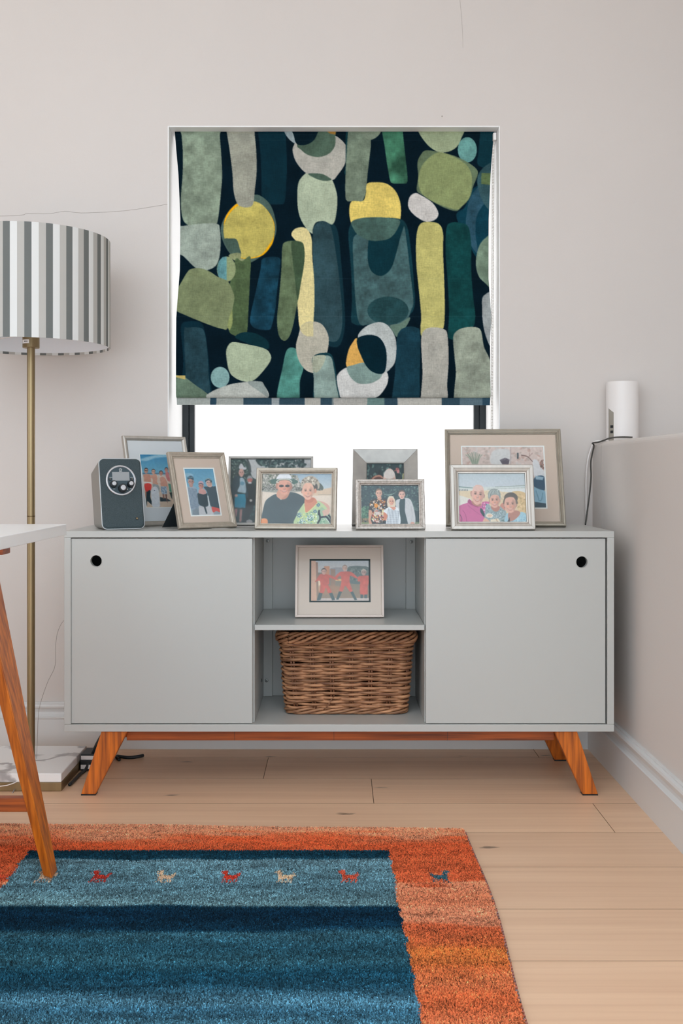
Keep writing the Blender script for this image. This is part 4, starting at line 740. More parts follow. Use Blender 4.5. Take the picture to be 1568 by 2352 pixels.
cv.blob([(660, 760), (720, 680), (800, 760), (900, 800), (960, 720), (1060, 780), (1090, 1060), (680, 1060)], (140, 156, 160)); cv.speck([(680, 760), (1050, 780), (1070, 1050), (690, 1050)], [(176, 190, 192), (106, 126, 134), (90, 116, 110)], 200, 14); cv.blob([(960, 700), (1040, 650), (1060, 800), (1000, 760)], (196, 130, 112))
cv.blob([(1080, 880), (1150, 860), (1280, 880), (1400, 830), (1500, 900), (1500, 1060), (1080, 1060)], (150, 186, 200)); cv.speck([(1180, 960), (1490, 880), (1490, 1040), (1180, 1040)], [(176, 206, 214), (124, 164, 184)], 80, 14); cv.blob([(1130, 850), (1290, 800), (1370, 860), (1260, 980), (1140, 1010)], (178, 122, 106)); cv.poly([(1100, 1040), (1150, 930), (1160, 1040)], (60, 56, 62))
cv.blob([(780, 720), (940, 720), (940, 790), (870, 830), (800, 790)], (176, 116, 100)); cv.blob([(390, 620), (560, 660), (560, 720), (480, 720), (400, 680)], (176, 116, 104))
cv.blob([(610, 1000), (660, 950), (760, 1040), (620, 1060)], (214, 166, 140)); cv.ell(740, 905, 72, 44, (226, 210, 190)); cv.ell(745, 905, 48, 26, (214, 176, 150)); cv.poly([(760, 980), (920, 960), (980, 1050), (760, 1050)], (222, 204, 178)); cv.line([(870, 960), (910, 1040)], 18, (190, 150, 120))
cv.ell(378, 470, 22, 44, (190, 134, 120)); cv.head(508, 500, 128, 190, (216, 164, 148), None, tilt=.12); cv.ell(510, 372, 104, 56, (214, 178, 166), soft=1, a=.8)
cv.ell(842, 500, 128, 125, (140, 146, 142)); cv.head(848, 610, 104, 142, (214, 160, 140), (150, 152, 146), tilt=-.03, lip=(176, 60, 66)); cv.blob([(720, 560), (725, 460), (820, 385), (920, 410), (970, 520), (960, 560), (900, 480), (800, 500), (750, 560)], (142, 148, 144)); [cv.line([(735 + 26 * k, 540 - 22 * min(k, 4)), (770 + 24 * k, 440 - 8 * min(k, 4)), (840 + 14 * k, 400 + 3 * k * k)], 9, ((196, 204, 198), (104, 112, 110), (166, 172, 166))[k % 3], a=.8) for k in range(8)]
cv.ell(1180, 560, 140, 110, (86, 76, 68)); cv.head(1165, 690, 124, 160, (214, 160, 140), (92, 80, 70), tilt=-.05, top=.86); cv.blob([(1270, 560), (1320, 640), (1310, 680), (1280, 660)], (110, 96, 84)); cv.noise(.025, 3)
frame('polished silver frame, beach selfie of three smiling people, rightmost at the front', .4115, 2.7324, .2218, .1765, -.7, 13.3, STEP(.022, .015), M_SILV, cv, (.1, .12, .9, .88))
# --- (i) three children in plain red outfits (the frame on the shelf)
cv = Cv([(140, 145), (1420, 145), (1430, 1058), (140, 1055)], 170, 120, (150, 130, 112)); cv.vgrad(0, .3, (178, 182, 188), (186, 178, 172)); cv.vgrad(.3, 1, (120, 118, 104), (150, 122, 100)); cv.blob([(560, 330), (800, 300), (900, 360), (900, 480), (560, 480)], (146, 142, 146)); cv.blob([(950, 320), (1080, 270), (1250, 270), (1430, 320), (1430, 640), (960, 640)], (92, 106, 104)); cv.speck([(960, 290), (1280, 265), (1420, 320), (1420, 600), (980, 600)], [(76, 92, 92), (120, 130, 120)], 80, 24)
cv.poly([(570, 330), (680, 340), (680, 720), (580, 730)], (150, 116, 96)); cv.poly([(680, 560), (830, 560), (830, 606), (680, 606)], (214, 170, 112)); cv.poly([(300, 580), (350, 600), (340, 840), (310, 840)], (232, 206, 170)); cv.blob([(340, 700), (900, 760), (700, 880), (340, 900)], (176, 124, 92), soft=3, a=.7); cv.poly([(380, 1000), (1430, 995), (1430, 1060), (140, 1060)], (198, 178, 170)); cv.poly([(430, 275), (550, 275), (550, 480), (430, 480)], (200, 134, 98)); cv.poly([(140, 145), (245, 150), (270, 1060), (140, 1060)], (208, 158, 130)); cv.poly([(245, 180), (290, 185), (300, 620), (275, 1000), (260, 600)], (150, 110, 92))
RED, BOOT = (206, 88, 74), (66, 86, 88)
for p in ([(330, 460), (400, 450), (560, 470), (690, 540), (760, 590), (650, 570), (550, 540), (545, 670), (520, 690), (600, 860), (520, 880), (470, 760), (420, 880), (340, 870), (350, 720), (330, 600), (230, 630), (270, 560)], [(780, 405), (860, 395), (960, 390), (1060, 420), (1180, 540), (1120, 540), (1010, 490), (1000, 640), (1060, 830), (1000, 850), (900, 720), (840, 840), (770, 830), (810, 640), (790, 490), (690, 570), (680, 500)], [(1180, 520), (1270, 490), (1430, 495), (1430, 620), (1400, 740), (1390, 910), (1240, 915), (1225, 740), (1225, 620), (1180, 620)]): cv.blob(p, RED, mottle=.05, cell=20)
for p in ([(320, 870), (400, 885), (350, 1040), (270, 1045)], [(540, 885), (610, 870), (680, 1035), (610, 1045)], [(760, 840), (830, 850), (750, 1030), (695, 1030)], [(1010, 860), (1070, 840), (1165, 1035), (1110, 1045)], [(1240, 915), (1300, 915), (1290, 1000), (1240, 1000)], [(1320, 915), (1390, 915), (1385, 1000), (1325, 1000)]): cv.poly(p, BOOT)
cv.head(425, 395, 52, 66, (206, 158, 138), (74, 64, 60)); cv.head(888, 320, 50, 66, (206, 164, 146), (150, 126, 108)); cv.head(1310, 415, 54, 66, (180, 146, 134), (190, 176, 160)); cv.ell(195, 622, 20, 12, (206, 158, 138)); cv.noise(.03, 3); cv.a[:] = cv.a * .92 + 14
frame('cream frame with wide mount on the open shelf, photo of three children in red', .0055, 2.853, .2453, .2011, .2, 14.1, THIN(.0062, .013), M_CREAMF, cv, (.178, .212, .832, .768), M_CREAM, M_DARKC, .0048, base=.4467)
# ================================================================== radio
M_RAD = mat('radio_cloth', S(44, 57, 61), .8, var=.4, scale=(700, 700, 700), dark=S(86, 98, 102), bump=.2, bscale=1500)
M_RSIDE = mat('radio_case_grey', S(132, 130, 124), .45); M_CHROME = mat('chrome', S(190, 192, 196, 1.0), .25, .9); M_RFACE = mat('radio_dial_face', S(44, 62, 70), .45)
M_LCD = mat('grey_screen', S(140, 144, 146), .25); M_MARK = mat('white_print', S(206, 210, 210), .6)
psi = math.radians(25); RYW, RYD, RH, RL = .116, .108, .192, .05      # width, depth, height, lean of the face
rad = tag(empty('table_radio', ((283 - CX) * 2.785 / FPX, 2.79, .6950), (0, 0, psi)), 'slate grey table radio with a round chrome-ringed dial at the left end of the sideboard', 'radio')
# local axes: x right, y back; the face leans back
def face(x, z, d=0.):
    k = RL / RH; n = math.hypot(1, k); return (x - 0., z * k - d / n, z + d * k / n)
def rrect(w, z0, z1, r, n=5):
    o = []
    for cx, cz, a0 in ((w / 2 - r, z0 + r, -90), (w / 2 - r, z1 - r, 0), (-w / 2 + r, z1 - r, 90), (-w / 2 + r, z0 + r, 180)):
        for k in range(n + 1):
            a = math.radians(a0 + 90 * k / n); o.append((cx + r * math.cos(a), cz + r * math.sin(a)))
    return o
def slab(name, w, z0, z1, r, d0, d1, m, inset=0., parent=rad):
    b = MB(); lo = rrect(w, z0, z1, r); c0, c1 = 0, (z0 + z1) / 2
    hi = [(x * (1 - 2 * inset / w), c1 + (z - c1) * (1 - 2 * inset / (z1 - z0))) for x, z in lo]; n = len(lo)
    v = [face(x, z, d0) for x, z in lo] + [face(x, z, d1) for x, z in hi]
    b.add(v, [tuple(range(n))[::-1], tuple(range(n, 2 * n))] + [(i, (i + 1) % n, n + (i + 1) % n, n + i) for i in range(n)]); return b.build(name, m, parent, bevel=.0008)
b = MB(); lo = rrect(RYW, 0.0, RH, .014); n = len(lo)
def back(x, z):   # rear of the case is lower than the face
    return (x * .97, RYD + z * .25, z * .82)
v = [face(x, z, 0) for x, z in lo] + [back(x, z) for x, z in lo]
b.add(v, [tuple(range(n))[::-1], tuple(range(n, 2 * n))] + [(i, (i + 1) % n, n + (i + 1) % n, n + i) for i in range(n)]); b.build('case', M_RSIDE, rad, bevel=.003, smooth=False)
slab('trim_band', RYW + .0006, 0.0004, RH, .0145, -.001, .003, mat('radio_trim', S(176, 180, 182), .4, .3))
slab('speaker_cloth', RYW - .0025, .002, RH - .002, .0125, .003, .0068, M_RAD, .004)
DZ = .1305; DR = .0415
def disc(name, x, z, prof, m, parent=rad, n=40):
    """prof: (radius, height above the face)"""
    b = MB(); v = []; f = []
    for r, h in prof:
        for k in range(n):
            a = 2 * math.pi * k / n; v.append(face(x + r * math.cos(a), z + r * math.sin(a), h))
    for i in range(len(prof) - 1):
        for k in range(n): f.append((i * n + k, i * n + (k + 1) % n, (i + 1) * n + (k + 1) % n, (i + 1) * n + k))
    f.append(tuple(range((len(prof) - 1) * n, len(prof) * n))); f.append(tuple(range(n))[::-1])
    return b.add(v, f).build(name, m, parent, bevel=.0003, seg=1)
disc('dial_ring', -.001, DZ, [(DR, .0055), (DR, .0085), (DR - .0015, .0098), (DR - .0048, .0098), (DR - .0056, .0085)], M_CHROME)
dial = disc('dial_face', -.001, DZ, [(DR - .0055, .0075), (DR - .0055, .0088)], M_RFACE)
def flat(name, x, z, w, h, m, d0=.0085, d1=.0092, par=rad):
    b = MB(); v = [face(x + sx * w / 2, z + sz * h / 2, d) for d in (d0, d1) for sx, sz in ((-1, -1), (1, -1), (1, 1), (-1, 1))]
    return b.add(v, [(3, 2, 1, 0), (4, 5, 6, 7), (0, 1, 5, 4), (1, 2, 6, 5), (2, 3, 7, 6), (3, 0, 4, 7)]).build(name, m, par)
flat('display', -.001, DZ + .0105, .0465, .0232, M_LCD)
for x, z, r in ((-.023, DZ - .0115, .0088), (.0235, DZ - .0115, .0088), (.0008, DZ - .0228, .0108)):
    k = disc('knob', x, z, [(r * 1.08, .0088), (r * 1.04, .012), (r, .021), (r * .93, .0225)], M_BLKPL, n=24); disc('knob_cap', x, z, [(r * .66, .0222), (r * .66, .0232), (r * .6, .0238)], M_CHROME, k, 20)
for x in (-.031, .029):
    k = disc('button', x, DZ + .003, [(.0036, .0088), (.0036, .0105)], M_BLKPL, n=16); disc('button_mark', x, DZ + .003, [(.0016, .0104), (.0016, .0108)], M_RSIDE, k, 12)
b = MB(); b.tube([face(-.001 + .0037 * math.cos(a), DZ + .0285 + .0031 * math.sin(a), .0092) for a in np.linspace(0, 2 * math.pi, 21)[:-1]], .0005, 5, True); b.tube([face(-.002, DZ + .0305, .0092), face(-.0012, DZ + .028, .0092), face(.0012, DZ + .0275, .0092), face(.001, DZ + .0295, .0092)], .0004, 5); b.build('logo', M_MARK, rad)
flat('logo_lettering', -.001, DZ + .0238, .0085, .0009, M_MARK)
for x, z, w in ((-.0285, DZ + .0078, .0075), (.0285, DZ + .0078, .0075), (-.021, DZ - .0235, .0055), (.024, DZ - .0235, .005)): flat('dial_lettering', x, z, w, .0008, M_MARK)
disc('indicator', .0145, DZ - .0245, [(.0013, .0086), (.0013, .0094)], M_MARK, n=12)
disc('headphone_socket', .0365, .0275, [(.0042, .006), (.0042, .0075)], M_BLKPL, n=20); disc('socket_ring', .0365, .0275, [(.0026, .0074), (.0024, .0082)], M_BRASS, n=16)

# ================================================================== wicker basket
M_RAT = mat('rattan', S(176, 128, 92), .55, var=.95, scale=(26, 26, 150), dark=S(96, 56, 34), rand=.25, detail=6.); M_RATD = mat('rattan_stake', S(128, 84, 58), .6, var=.5, scale=(60, 60, 30), rand=.15)
BX, BYc, BZ = .0245, 2.932, .1872
bas = tag(empty('wicker_basket', (BX, BYc, BZ)), 'rectangular brown woven wicker basket in the lower open compartment', 'basket')
def rpath(hx, hy, r, n):
    seg = []; 
    segs = [(2 * (hx - r), 's'), (math.pi * r / 2, 'c'), (2 * (hy - r), 's'), (math.pi * r / 2, 'c')] * 2; tot = sum(q[0] for q in segs); out = []
    cs = [((-hx + r, -hy), (1, 0)), ((hx - r, -hy + r), -90), ((hx, -hy + r), (0, 1)), ((hx - r, hy - r), 0), ((hx - r, hy), (-1, 0)), ((-hx + r, hy - r), 90), ((-hx, hy - r), (0, -1)), ((-hx + r, -hy + r), 180)]
    for k in range(n):
        d = tot * k / n; i = 0
        while d > segs[i][0]: d -= segs[i][0]; i += 1
        if segs[i][1] == 's':
            (x, y), (dx, dy) = cs[i]; out.append((x + dx * d, y + dy * d, dy, -dx))
        else:
            (x, y), a0 = cs[i]; a = math.radians(a0) + d / r; out.append((x + r * math.cos(a), y + r * math.sin(a), math.cos(a), math.sin(a)))
    return out
NST = 20; NROW = 27; Z0, ZP = .022, .00655
def size(z): t = z / .215; return .163 + .017 * t, .098 + .010 * t
for row in range(NROW):
    z = Z0 + ZP * row; hx, hy = size(z); n = NST * 9; P = rpath(hx, hy, .026, n); pts = []; rr = []
    jz = rng.normal(0, .0006); ph = rng.uniform(0, 6)
    for k, (x, y, nx_, ny_) in enumerate(P):
        a = math.pi * (k / n * NST + row); off = .0056 * math.cos(a); pts.append((x + nx_ * off, y + ny_ * off, z + jz + .0011 * math.sin(k * .07 + ph))); rr.append(.0042 + .0007 * math.sin(k * .11 + ph * 2))
    MB().tube(pts, rr, 6, True).build('weaver', M_RAT, bas, smooth=True)
hx0, hy0 = size(0); hx1, hy1 = size(.2); Pa = rpath(hx0, hy0, .026, NST * 2); Pb = rpath(hx1, hy1, .026, NST * 2)
for k in range(NST):
    b = MB()
    for s_ in (-1, 1):
        i = 2 * k; a, c = Pa[i], Pb[i]; tx, ty = -a[3] * .0036 * s_, a[2] * .0036 * s_
        b.tube([(a[0] + tx, a[1] + ty, .006), (c[0] + tx, c[1] + ty, .212)], .0029, 6)
    b.build('stake', M_RATD, bas, smooth=True)
def braid(name, z, zr, rr, hx, hy, strands, turns, sr):
    n = 260; P = rpath(hx, hy, .028, n)
    for s_ in range(strands):
        pts = []
        for k, (x, y, nx_, ny_) in enumerate(P):
            a = 2 * math.pi * (turns * k / n + s_ / strands); pts.append((x + nx_ * rr * math.cos(a), y + ny_ * rr * math.cos(a), z + zr * math.sin(a)))
        MB().tube(pts, sr, 6, True).build(name, M_RAT, bas, smooth=True)
braid('rim_strand', .211, .0125, .009, .1835, .111, 6, 7, .0044); braid('base_strand', .0105, .0062, .006, .163, .098, 4, 6, .0041)
MB().box(-.155, .155, -.09, .09, .004, .010).build('base', M_RATD, bas)
MB().tube([(-.062, -.109, .016), (-.05, -.113, .028), (-.04, -.111, .046), (-.034, -.106, .05)], .0016, 6).build('loose_cane', M_RAT, bas, smooth=True)

# ================================================================== floor lamp
def marble():
    m = mat('white_marble', S(240, 238, 240), .25); N, L = m.node_tree.nodes, m.node_tree.links; b = N['Principled BSDF']
    tc = N.new('ShaderNodeTexCoord'); nz = N.new('ShaderNodeTexNoise'); nz.inputs['Scale'].default_value = 5.; nz.inputs['Detail'].default_value = 6.; L.new(tc.outputs['Object'], nz.inputs[0])
    vm = N.new('ShaderNodeVectorMath'); vm.operation = 'MULTIPLY_ADD'; vm.inputs[1].default_value = (.5, .5, .5); L.new(nz.outputs['Color'], vm.inputs[0]); L.new(tc.outputs['Object'], vm.inputs[2])
    wv = N.new('ShaderNodeTexWave'); wv.inputs['Scale'].default_value = 2.2; wv.inputs['Distortion'].default_value = 6.; wv.inputs['Detail'].default_value = 4.; wv.bands_direction = 'DIAGONAL'; L.new(vm.outputs[0], wv.inputs[0])
    rp = N.new('ShaderNodeMapRange'); rp.inputs[1].default_value = .0; rp.inputs[2].default_value = .2; rp.inputs[3].default_value = .8; rp.inputs[4].default_value = 0.; L.new(wv.outputs['Fac'], rp.inputs[0])
    mx = N.new('ShaderNodeMix'); mx.data_type = 'RGBA'; L.new(rp.outputs[0], mx.inputs[0]); mx.inputs[6].default_value = S(240, 238, 240); mx.inputs[7].default_value = S(140, 136, 138); L.new(mx.outputs[2], b.inputs['Base Color']); return m
LX, LY, LR = -.8575, 2.9, .2165
lamp = tag(empty('floor_lamp', (LX, LY, 0)), 'brass floor lamp with grey and white striped drum shade on a square marble base', 'floor lamp')
bxo('base_skirt', -1.0, -.7345, 2.7575, 3.04, 0.0006, .0235, M_BRASS, lamp, .001); bxo('marble_base', -1.0, -.735, 2.758, 3.0395, .0237, .0475, marble(), lamp, .0025)
poleprof = [(math.cos(a) * (.0108 - (.0016 if abs(((a + .35) % math.pi) - math.pi / 2) < .12 else 0)), math.sin(a) * (.0108 - (.0016 if abs(((a + .35) % math.pi) - math.pi / 2) < .12 else 0))) for a in np.linspace(0, 2 * math.pi, 41)[:-1]]
MB().prism(poleprof, lambda u, v, t: (LX + u, LY + v, t), .0475, 1.2).build('pole', M_BRASS, lamp, True)
MB().lathe([(.0113, 0), (.0113, .003)], (LX, LY, .725), 24).build('pole_joint', mat('dark_brass', S(98, 80, 54), .4, .8), lamp, True)
hold = MB().lathe([(.0225, 0), (.0232, .001), (.0232, .036), (.021, .037), (.0, .037)], (LX, LY, 1.197), 32).build('bulb_holder', M_BRASS, lamp, True, smooth=False)
MB().prism([(math.sin(a) * .0236, -math.cos(a) * .0236) for a in np.linspace(-1.0, .05, 8)] + [(math.sin(a) * .0233, -math.cos(a) * .0233) for a in np.linspace(.05, -1.0, 8)], lambda u, v, t: (LX + u, LY + v, t), 1.208, 1.2185).build('label_sticker', M_WHTPL, hold, True)
for a in (-.5, -.35, -.2): MB().box(LX + math.sin(a) * .0237 - .001, LX + math.sin(a) * .0237 + .001, LY - math.cos(a) * .0239, LY - math.cos(a) * .0236, 1.2115, 1.215).build('label_print', M_BLKPL, hold, True)
MB().lathe([(.0, 0), (.029, 0), (.029, .003), (0, .003)], (LX, LY, 1.2345), 32).build('shade_ring', M_WHTPL, lamp, True)
for k in range(3):
    a = 2 * math.pi * k / 3 + .5; MB().tube([(LX + .028 * math.cos(a), LY + .028 * math.sin(a), 1.236), (LX + (LR - .003) * math.cos(a), LY + (LR - .003) * math.sin(a), 1.228)], .0015, 6).build('shade_spoke', M_WHTPL, lamp, True)
MB().lathe([(0, 0), (.014, 0), (.014, .02), (.03, .055), (.03, .08), (.018, .1), (0, .105)], (LX, LY, 1.238), 20).build('bulb', M_WHTPL, lamp, True, smooth=True)
st = [mat('shade_slate_stripe', S(100, 103, 101), .9, bump=.1, bscale=900), mat('shade_white_stripe', S(205, 205, 203), .9, bump=.1, bscale=900), mat('shade_grey_stripe', S(170, 167, 162), .9, bump=.1, bscale=900), mat('shade_liner', S(214, 216, 220), .8)]
b = MB(); NP = 25; sub = 2; nn = NP * 3 * sub; zb, zt = 1.2005, 1.5005; a0 = -math.pi / 2 - math.pi / (NP * 3)
def sp(r, a, z): return (LX + r * math.cos(a), LY + r * math.sin(a), z)
for k in range(nn):
    a, c = a0 + 2 * math.pi * k / nn, a0 + 2 * math.pi * (k + 1) / nn; mi = (k // sub) % 3
    R2 = LR - .0018
    b.add([sp(LR, a, zb), sp(LR, c, zb), sp(LR, c, zt), sp(LR, a, zt)], [(0, 1, 2, 3)], mi); b.add([sp(R2, a, zb), sp(R2, c, zb), sp(R2, c, zb + .007), sp(R2, a, zb + .007)], [(3, 2, 1, 0)], mi)
    b.add([sp(R2, a, zb + .007), sp(R2, c, zb + .007), sp(R2, c, zt), sp(R2, a, zt)], [(3, 2, 1, 0)], 3); b.add([sp(LR, a, zb), sp(LR, c, zb), sp(R2, c, zb), sp(R2, a, zb)], [(3, 2, 1, 0)], mi); b.add([sp(LR, a, zt), sp(LR, c, zt), sp(R2, c, zt), sp(R2, a, zt)], [(0, 1, 2, 3)], mi)
b.build('shade', st, lamp, True, fix=False)
MB().tube(spline([(-.842, 2.9, .048), at(86, 1690, 2.93), at(90, 1628, 2.99), at(108, 1570, 3.05), at(126, 1530, 3.08), at(128, 1480, 3.09), at(133, 1450, 3.1), at(146, 1426, 3.12), at(170, 1410, 3.14)], 6), .0007, 5).build('flex', mat('clear_flex', S(150, 142, 136), .4), lamp, True, smooth=True)
MB().tube(spline([(-1.0, 2.735, .012), at(0, 1806, 2.745), at(25, 1801, 2.752), at(42, 1794, 2.7555), at(60, 1788, 2.7575)], 6), .0014, 6).build('base_cord', M_WHTPL, lamp, True, smooth=True)
MB().tube([at(34, 1812, 2.757), at(27, 1825, 2.74)], .0016, 6).build('levelling_pin', M_CHROME, lamp, True)

# ================================================================== desk
RUGZ = .0125
desk = tag(empty('trestle_desk', (-.99, 1.6, 0)), 'white-topped desk on tapered teak trestle legs at the left edge', 'desk')
M_DTOP = mat('desk_white_lacquer', S(240, 238, 238), .3)
M_TLEG = mat('teak_desk', S(206, 114, 30), .38, var=.95, scale=(90, 90, 4), dark=S(132, 60, 14), bump=.04, bscale=300)
bxo('desk_top', -1.36, -.6225, .85, 2.38, .7055, .7305, M_DTOP, desk, .0015)
def dleg(yf, back_sign, side):
    m = 1 if side > 0 else -1; cx = -.9915
    def X(x): return x if m > 0 else 2 * cx - x
    zt, z0 = .7, RUGZ + .0005; xr0, xr1 = -.587, -.587 - .235 * (zt - z0); w0, w1 = .0225, .036; t0, t1 = .045, .118
    def q(xr, w, t, z):
        pts = [(X(xr - w), yf + back_sign * .016), (X(xr), yf), (X(xr), yf + back_sign * t), (X(xr - w), yf + back_sign * t)]
        return [(p[0], p[1], z) for p in pts]
    MB().hexa(q(xr0, w0, t0, z0), q(xr1, w1, t1, zt)).build('leg', M_TLEG, desk, True, .003)
for yf, bs in ((2.13, 1), (1.1, -1)):
    dleg(yf, bs, 1); dleg(yf, bs, -1); ya, yb = sorted((yf + bs * .020, yf + bs * .040))
    bxo('crossbar', -1.35, -.636, ya, yb, .144, .173, M_TEAKX, desk, .002); bxo('top_beam', -1.295, -.688, min(yf, yf + bs * .05), max(yf, yf + bs * .05), .679, .7053, M_TEAKX, desk, .002)

# ================================================================== rug
rug = tag(empty('rug', (-.28, 1.55, 0)), 'hand-knotted wool rug, navy and teal field with small animal motifs and orange border', 'rug')
KY = (CAMZ - RUGZ) * FPX
def band(y): return KY / y + CY                     # the row of the pattern a depth belongs to
def interp_cols(v, stops):
    xs = [s_[0] for s_ in stops]; return np.stack([np.interp(v, xs, [s_[1][i] for s_ in stops]) for i in range(3)], -1)
FIELD = [(1945, (12, 52, 70)), (1960, (11, 50, 70)), (1971, (16, 60, 82)), (1974, (80, 120, 136)), (2000, (74, 116, 132)), (2040, (66, 106, 122)), (2078, (84, 126, 138)), (2084, (10, 44, 64)), (2100, (6, 36, 58)), (2128, (10, 48, 72)), (2140, (38, 82, 100)), (2175, (28, 74, 94)), (2205, (34, 80, 98)), (2235, (16, 62, 84)), (2262, (24, 72, 96)), (2285, (48, 96, 120)), (2305, (58, 108, 132)), (2325, (44, 94, 120)), (2352, (50, 98, 120)), (2500, (14, 52, 74)), (2900, (60, 104, 122)), (4200, (20, 60, 80))]
ORANGE = [(1880, (226, 152, 116)), (1915, (224, 142, 102)), (1924, (212, 104, 62)), (1940, (206, 84, 42)), (1975, (204, 88, 46)), (2030, (204, 90, 50)), (2036, (220, 136, 98)), (2070, (214, 122, 82)), (2100, (224, 142, 104)), (2118, (216, 128, 90)), (2126, (200, 92, 52)), (2160, (202, 98, 50)), (2185, (202, 110, 46)), (2225, (200, 100, 48)), (2250, (214, 114, 66)), (2300, (206, 98, 52)), (2352, (220, 118, 72)), (2600, (204, 92, 50)), (4200, (214, 120, 74))]
LLAMA = ['.##........', '####.......', '.###......#', '..##.....##', '..#########', '..########.', '..########.', '..#.#..#.#.', '..#.#..#.#.', '.#..#.#..#.']
NX = 1024
nz1 = vnoise(1024, NX, 40, 300); nz2 = vnoise(1024, NX, 12, 90); nz3 = vnoise(1024, NX, 6, 16)
RX0, RX1, RY0, RY1 = -.87, .302, .66, 2.46
def redge(y): return RX1 + .006 * np.sin(y * 7.) - .012 * (2.46 - y)
def rtop(x): return 2.437 - .040 * (x - .30) / 1.17 + .003 * np.sin(x * 11)
def dye(x, y):
    i = np.clip(((y - RY0) / 1.85 * 1023).astype(int), 0, 1023); j = np.clip(((x - RX0) / 1.2 * 1023).astype(int), 0, 1023)
    w1, w2, w3 = nz1[i, j], nz2[i, j], nz3[i, j]
    v = band(y) + 6 * w1 + 5 * w2
    of = interp_cols(v + 9 * w2, ORANGE) * np.array([1.0, .97, .93]); bf = interp_cols(v, FIELD) * np.array([1.06, 1.0, .97])
    wob = .0035 * w3 + .004 * w2
    inside = (x > -.68 + wob) & (x < .122 + .006 * np.sin(y * 5.) + wob) & (y < 2.297 + .4 * wob) & (y > RY0 + .15)
    top = (y > 2.297)
    c = np.where(inside[:, None], bf, of)
    c = c * (1 + .15 * w2 + .12 * w3)[:, None]
    yl = KY / (2012 - CY)
    for px_, col in ((0, (190, 70, 40)), (104, (200, 160, 128)), (228, (168, 44, 32)), (378, (206, 170, 136)), (527, (186, 50, 32)), (653, (204, 168, 130)), (800, (192, 72, 48)), (1012, (44, 84, 96))):
        x0 = (px_ - CX) * yl / FPX - .020; cw, chh = .0037, .0066
        ci = np.floor((x - x0) / cw).astype(int); ri = np.floor((yl + .033 - y) / chh).astype(int); ok = (ci >= 0) & (ci < 11) & (ri >= 0) & (ri < 10)
        mk = np.zeros(len(x), bool); L_ = np.array([[ch_ == '#' for ch_ in r_] for r_ in LLAMA])
        if px_ in (1012,): L_ = L_[:, ::-1]
        mk[ok] = L_[ri[ok], ci[ok]]; c[mk] = col
    return c
M_WOOL = attr_mat('wool_pile', .95, spec=.1)
N, L = M_WOOL.node_tree.nodes, M_WOOL.node_tree.links       # thin fibres let light through
tl = N.new('ShaderNodeBsdfTranslucent'); L.new(N['Principled BSDF'].inputs['Base Color'].links[0].from_socket, tl.inputs[0])
mxs = N.new('ShaderNodeMixShader'); mxs.inputs[0].default_value = .08; L.new(N['Principled BSDF'].outputs[0], mxs.inputs[1]); L.new(tl.outputs[0], mxs.inputs[2]); L.new(mxs.outputs[0], N['Material Output'].inputs[0])
# woven back
gx, gy = 220, 300; X_, Y_ = np.meshgrid(np.linspace(0, 1, gx), np.linspace(0, 1, gy)); yy = RY0 + (rtop(RX0 + X_ * 1.17) - RY0) * (1 - Y_); xx = RX0 + (redge(yy) - RX0) * X_
V = np.stack([xx + .28, yy - 1.55, np.full_like(xx, .0065)], -1)
o = grid_mesh('woven_base', V.reshape(-1, 3), gy, gx, M_WOOL, rug); set_dye(o.data, dye(xx.ravel(), yy.ravel()) * .9, 1.3)
b = MB(); b.box(RX0 + .004, .285, RY0 + .004, 2.432, .0008, .0062); b.build('backing', mat('rug_backing', S(120, 90, 70), .95), rug, True)
# pile: short leaning tufts
NT = 620000
ty = np.where(rng.random(NT) < .88, rng.uniform(1.45, 2.475, NT), rng.uniform(RY0, 1.45, NT)); tx = rng.uniform(RX0, RX1 + .01, NT); keep = (tx < redge(ty)) & (ty < rtop(tx)); tx, ty = tx[keep], ty[keep]; n = len(tx)
col = dye(tx, ty); gm = col.mean(1, keepdims=True); col = (col * .84 + gm * .16) * (np.clip(rng.normal(.96, .25, n), .4, 1.7) + .45 * (rng.random(n) < .06))[:, None]
ang = rng.normal(0, .6, n); wd = rng.uniform(.0007, .0014, n); hg = rng.uniform(.0035, .0062, n); lx = rng.normal(0, .0016, n); ly = rng.normal(.0032, .0016, n)
ca, sa = np.cos(ang) * wd, np.sin(ang) * wd; zb_ = np.full(n, .0060)
v = np.stack([np.stack([tx - ca, ty - sa, zb_], -1), np.stack([tx + ca, ty + sa, zb_], -1), np.stack([tx + ca * .7 + lx, ty + sa * .7 + ly, zb_ + hg], -1), np.stack([tx - ca * .7 + lx, ty - sa * .7 + ly, zb_ + hg], -1)], 1).reshape(-1, 3) - np.array([-.28, 1.55, 0])
me = bpy.data.meshes.new('pile'); me.vertices.add(4 * n); me.vertices.foreach_set('co', v.astype(np.float32).ravel()); me.loops.add(4 * n); me.polygons.add(n)
me.loops.foreach_set('vertex_index', np.arange(4 * n, dtype=np.int32)); me.polygons.foreach_set('loop_start', np.arange(0, 4 * n, 4, dtype=np.int32)); me.polygons.foreach_set('loop_total', np.full(n, 4, np.int32)); me.update(calc_edges=True)
me.materials.append(M_WOOL); set_dye(me, np.repeat(col, 4, 0), 1.5)
o = link(bpy.data.objects.new('pile', me)); o.parent = rug; tag(o, kind='stuff')
ye = np.arange(RY0, 2.43, .011)
bd = MB()
for k, y in enumerate(ye):
    xr = float(redge(np.array([y]))[0]); bd.tube([(xr - .001, y - .004, .007), (xr + .003, y - .001, .0085), (xr + .0045, y + .003, .004)], .0019, 5)
tag(bd.build('edge_stitching', mat('stitch_yarn', S(120, 112, 116), .9, var=.8, scale=(3, 60, 3), dark=S(196, 96, 60)), rug, True, smooth=True), kind='stuff')

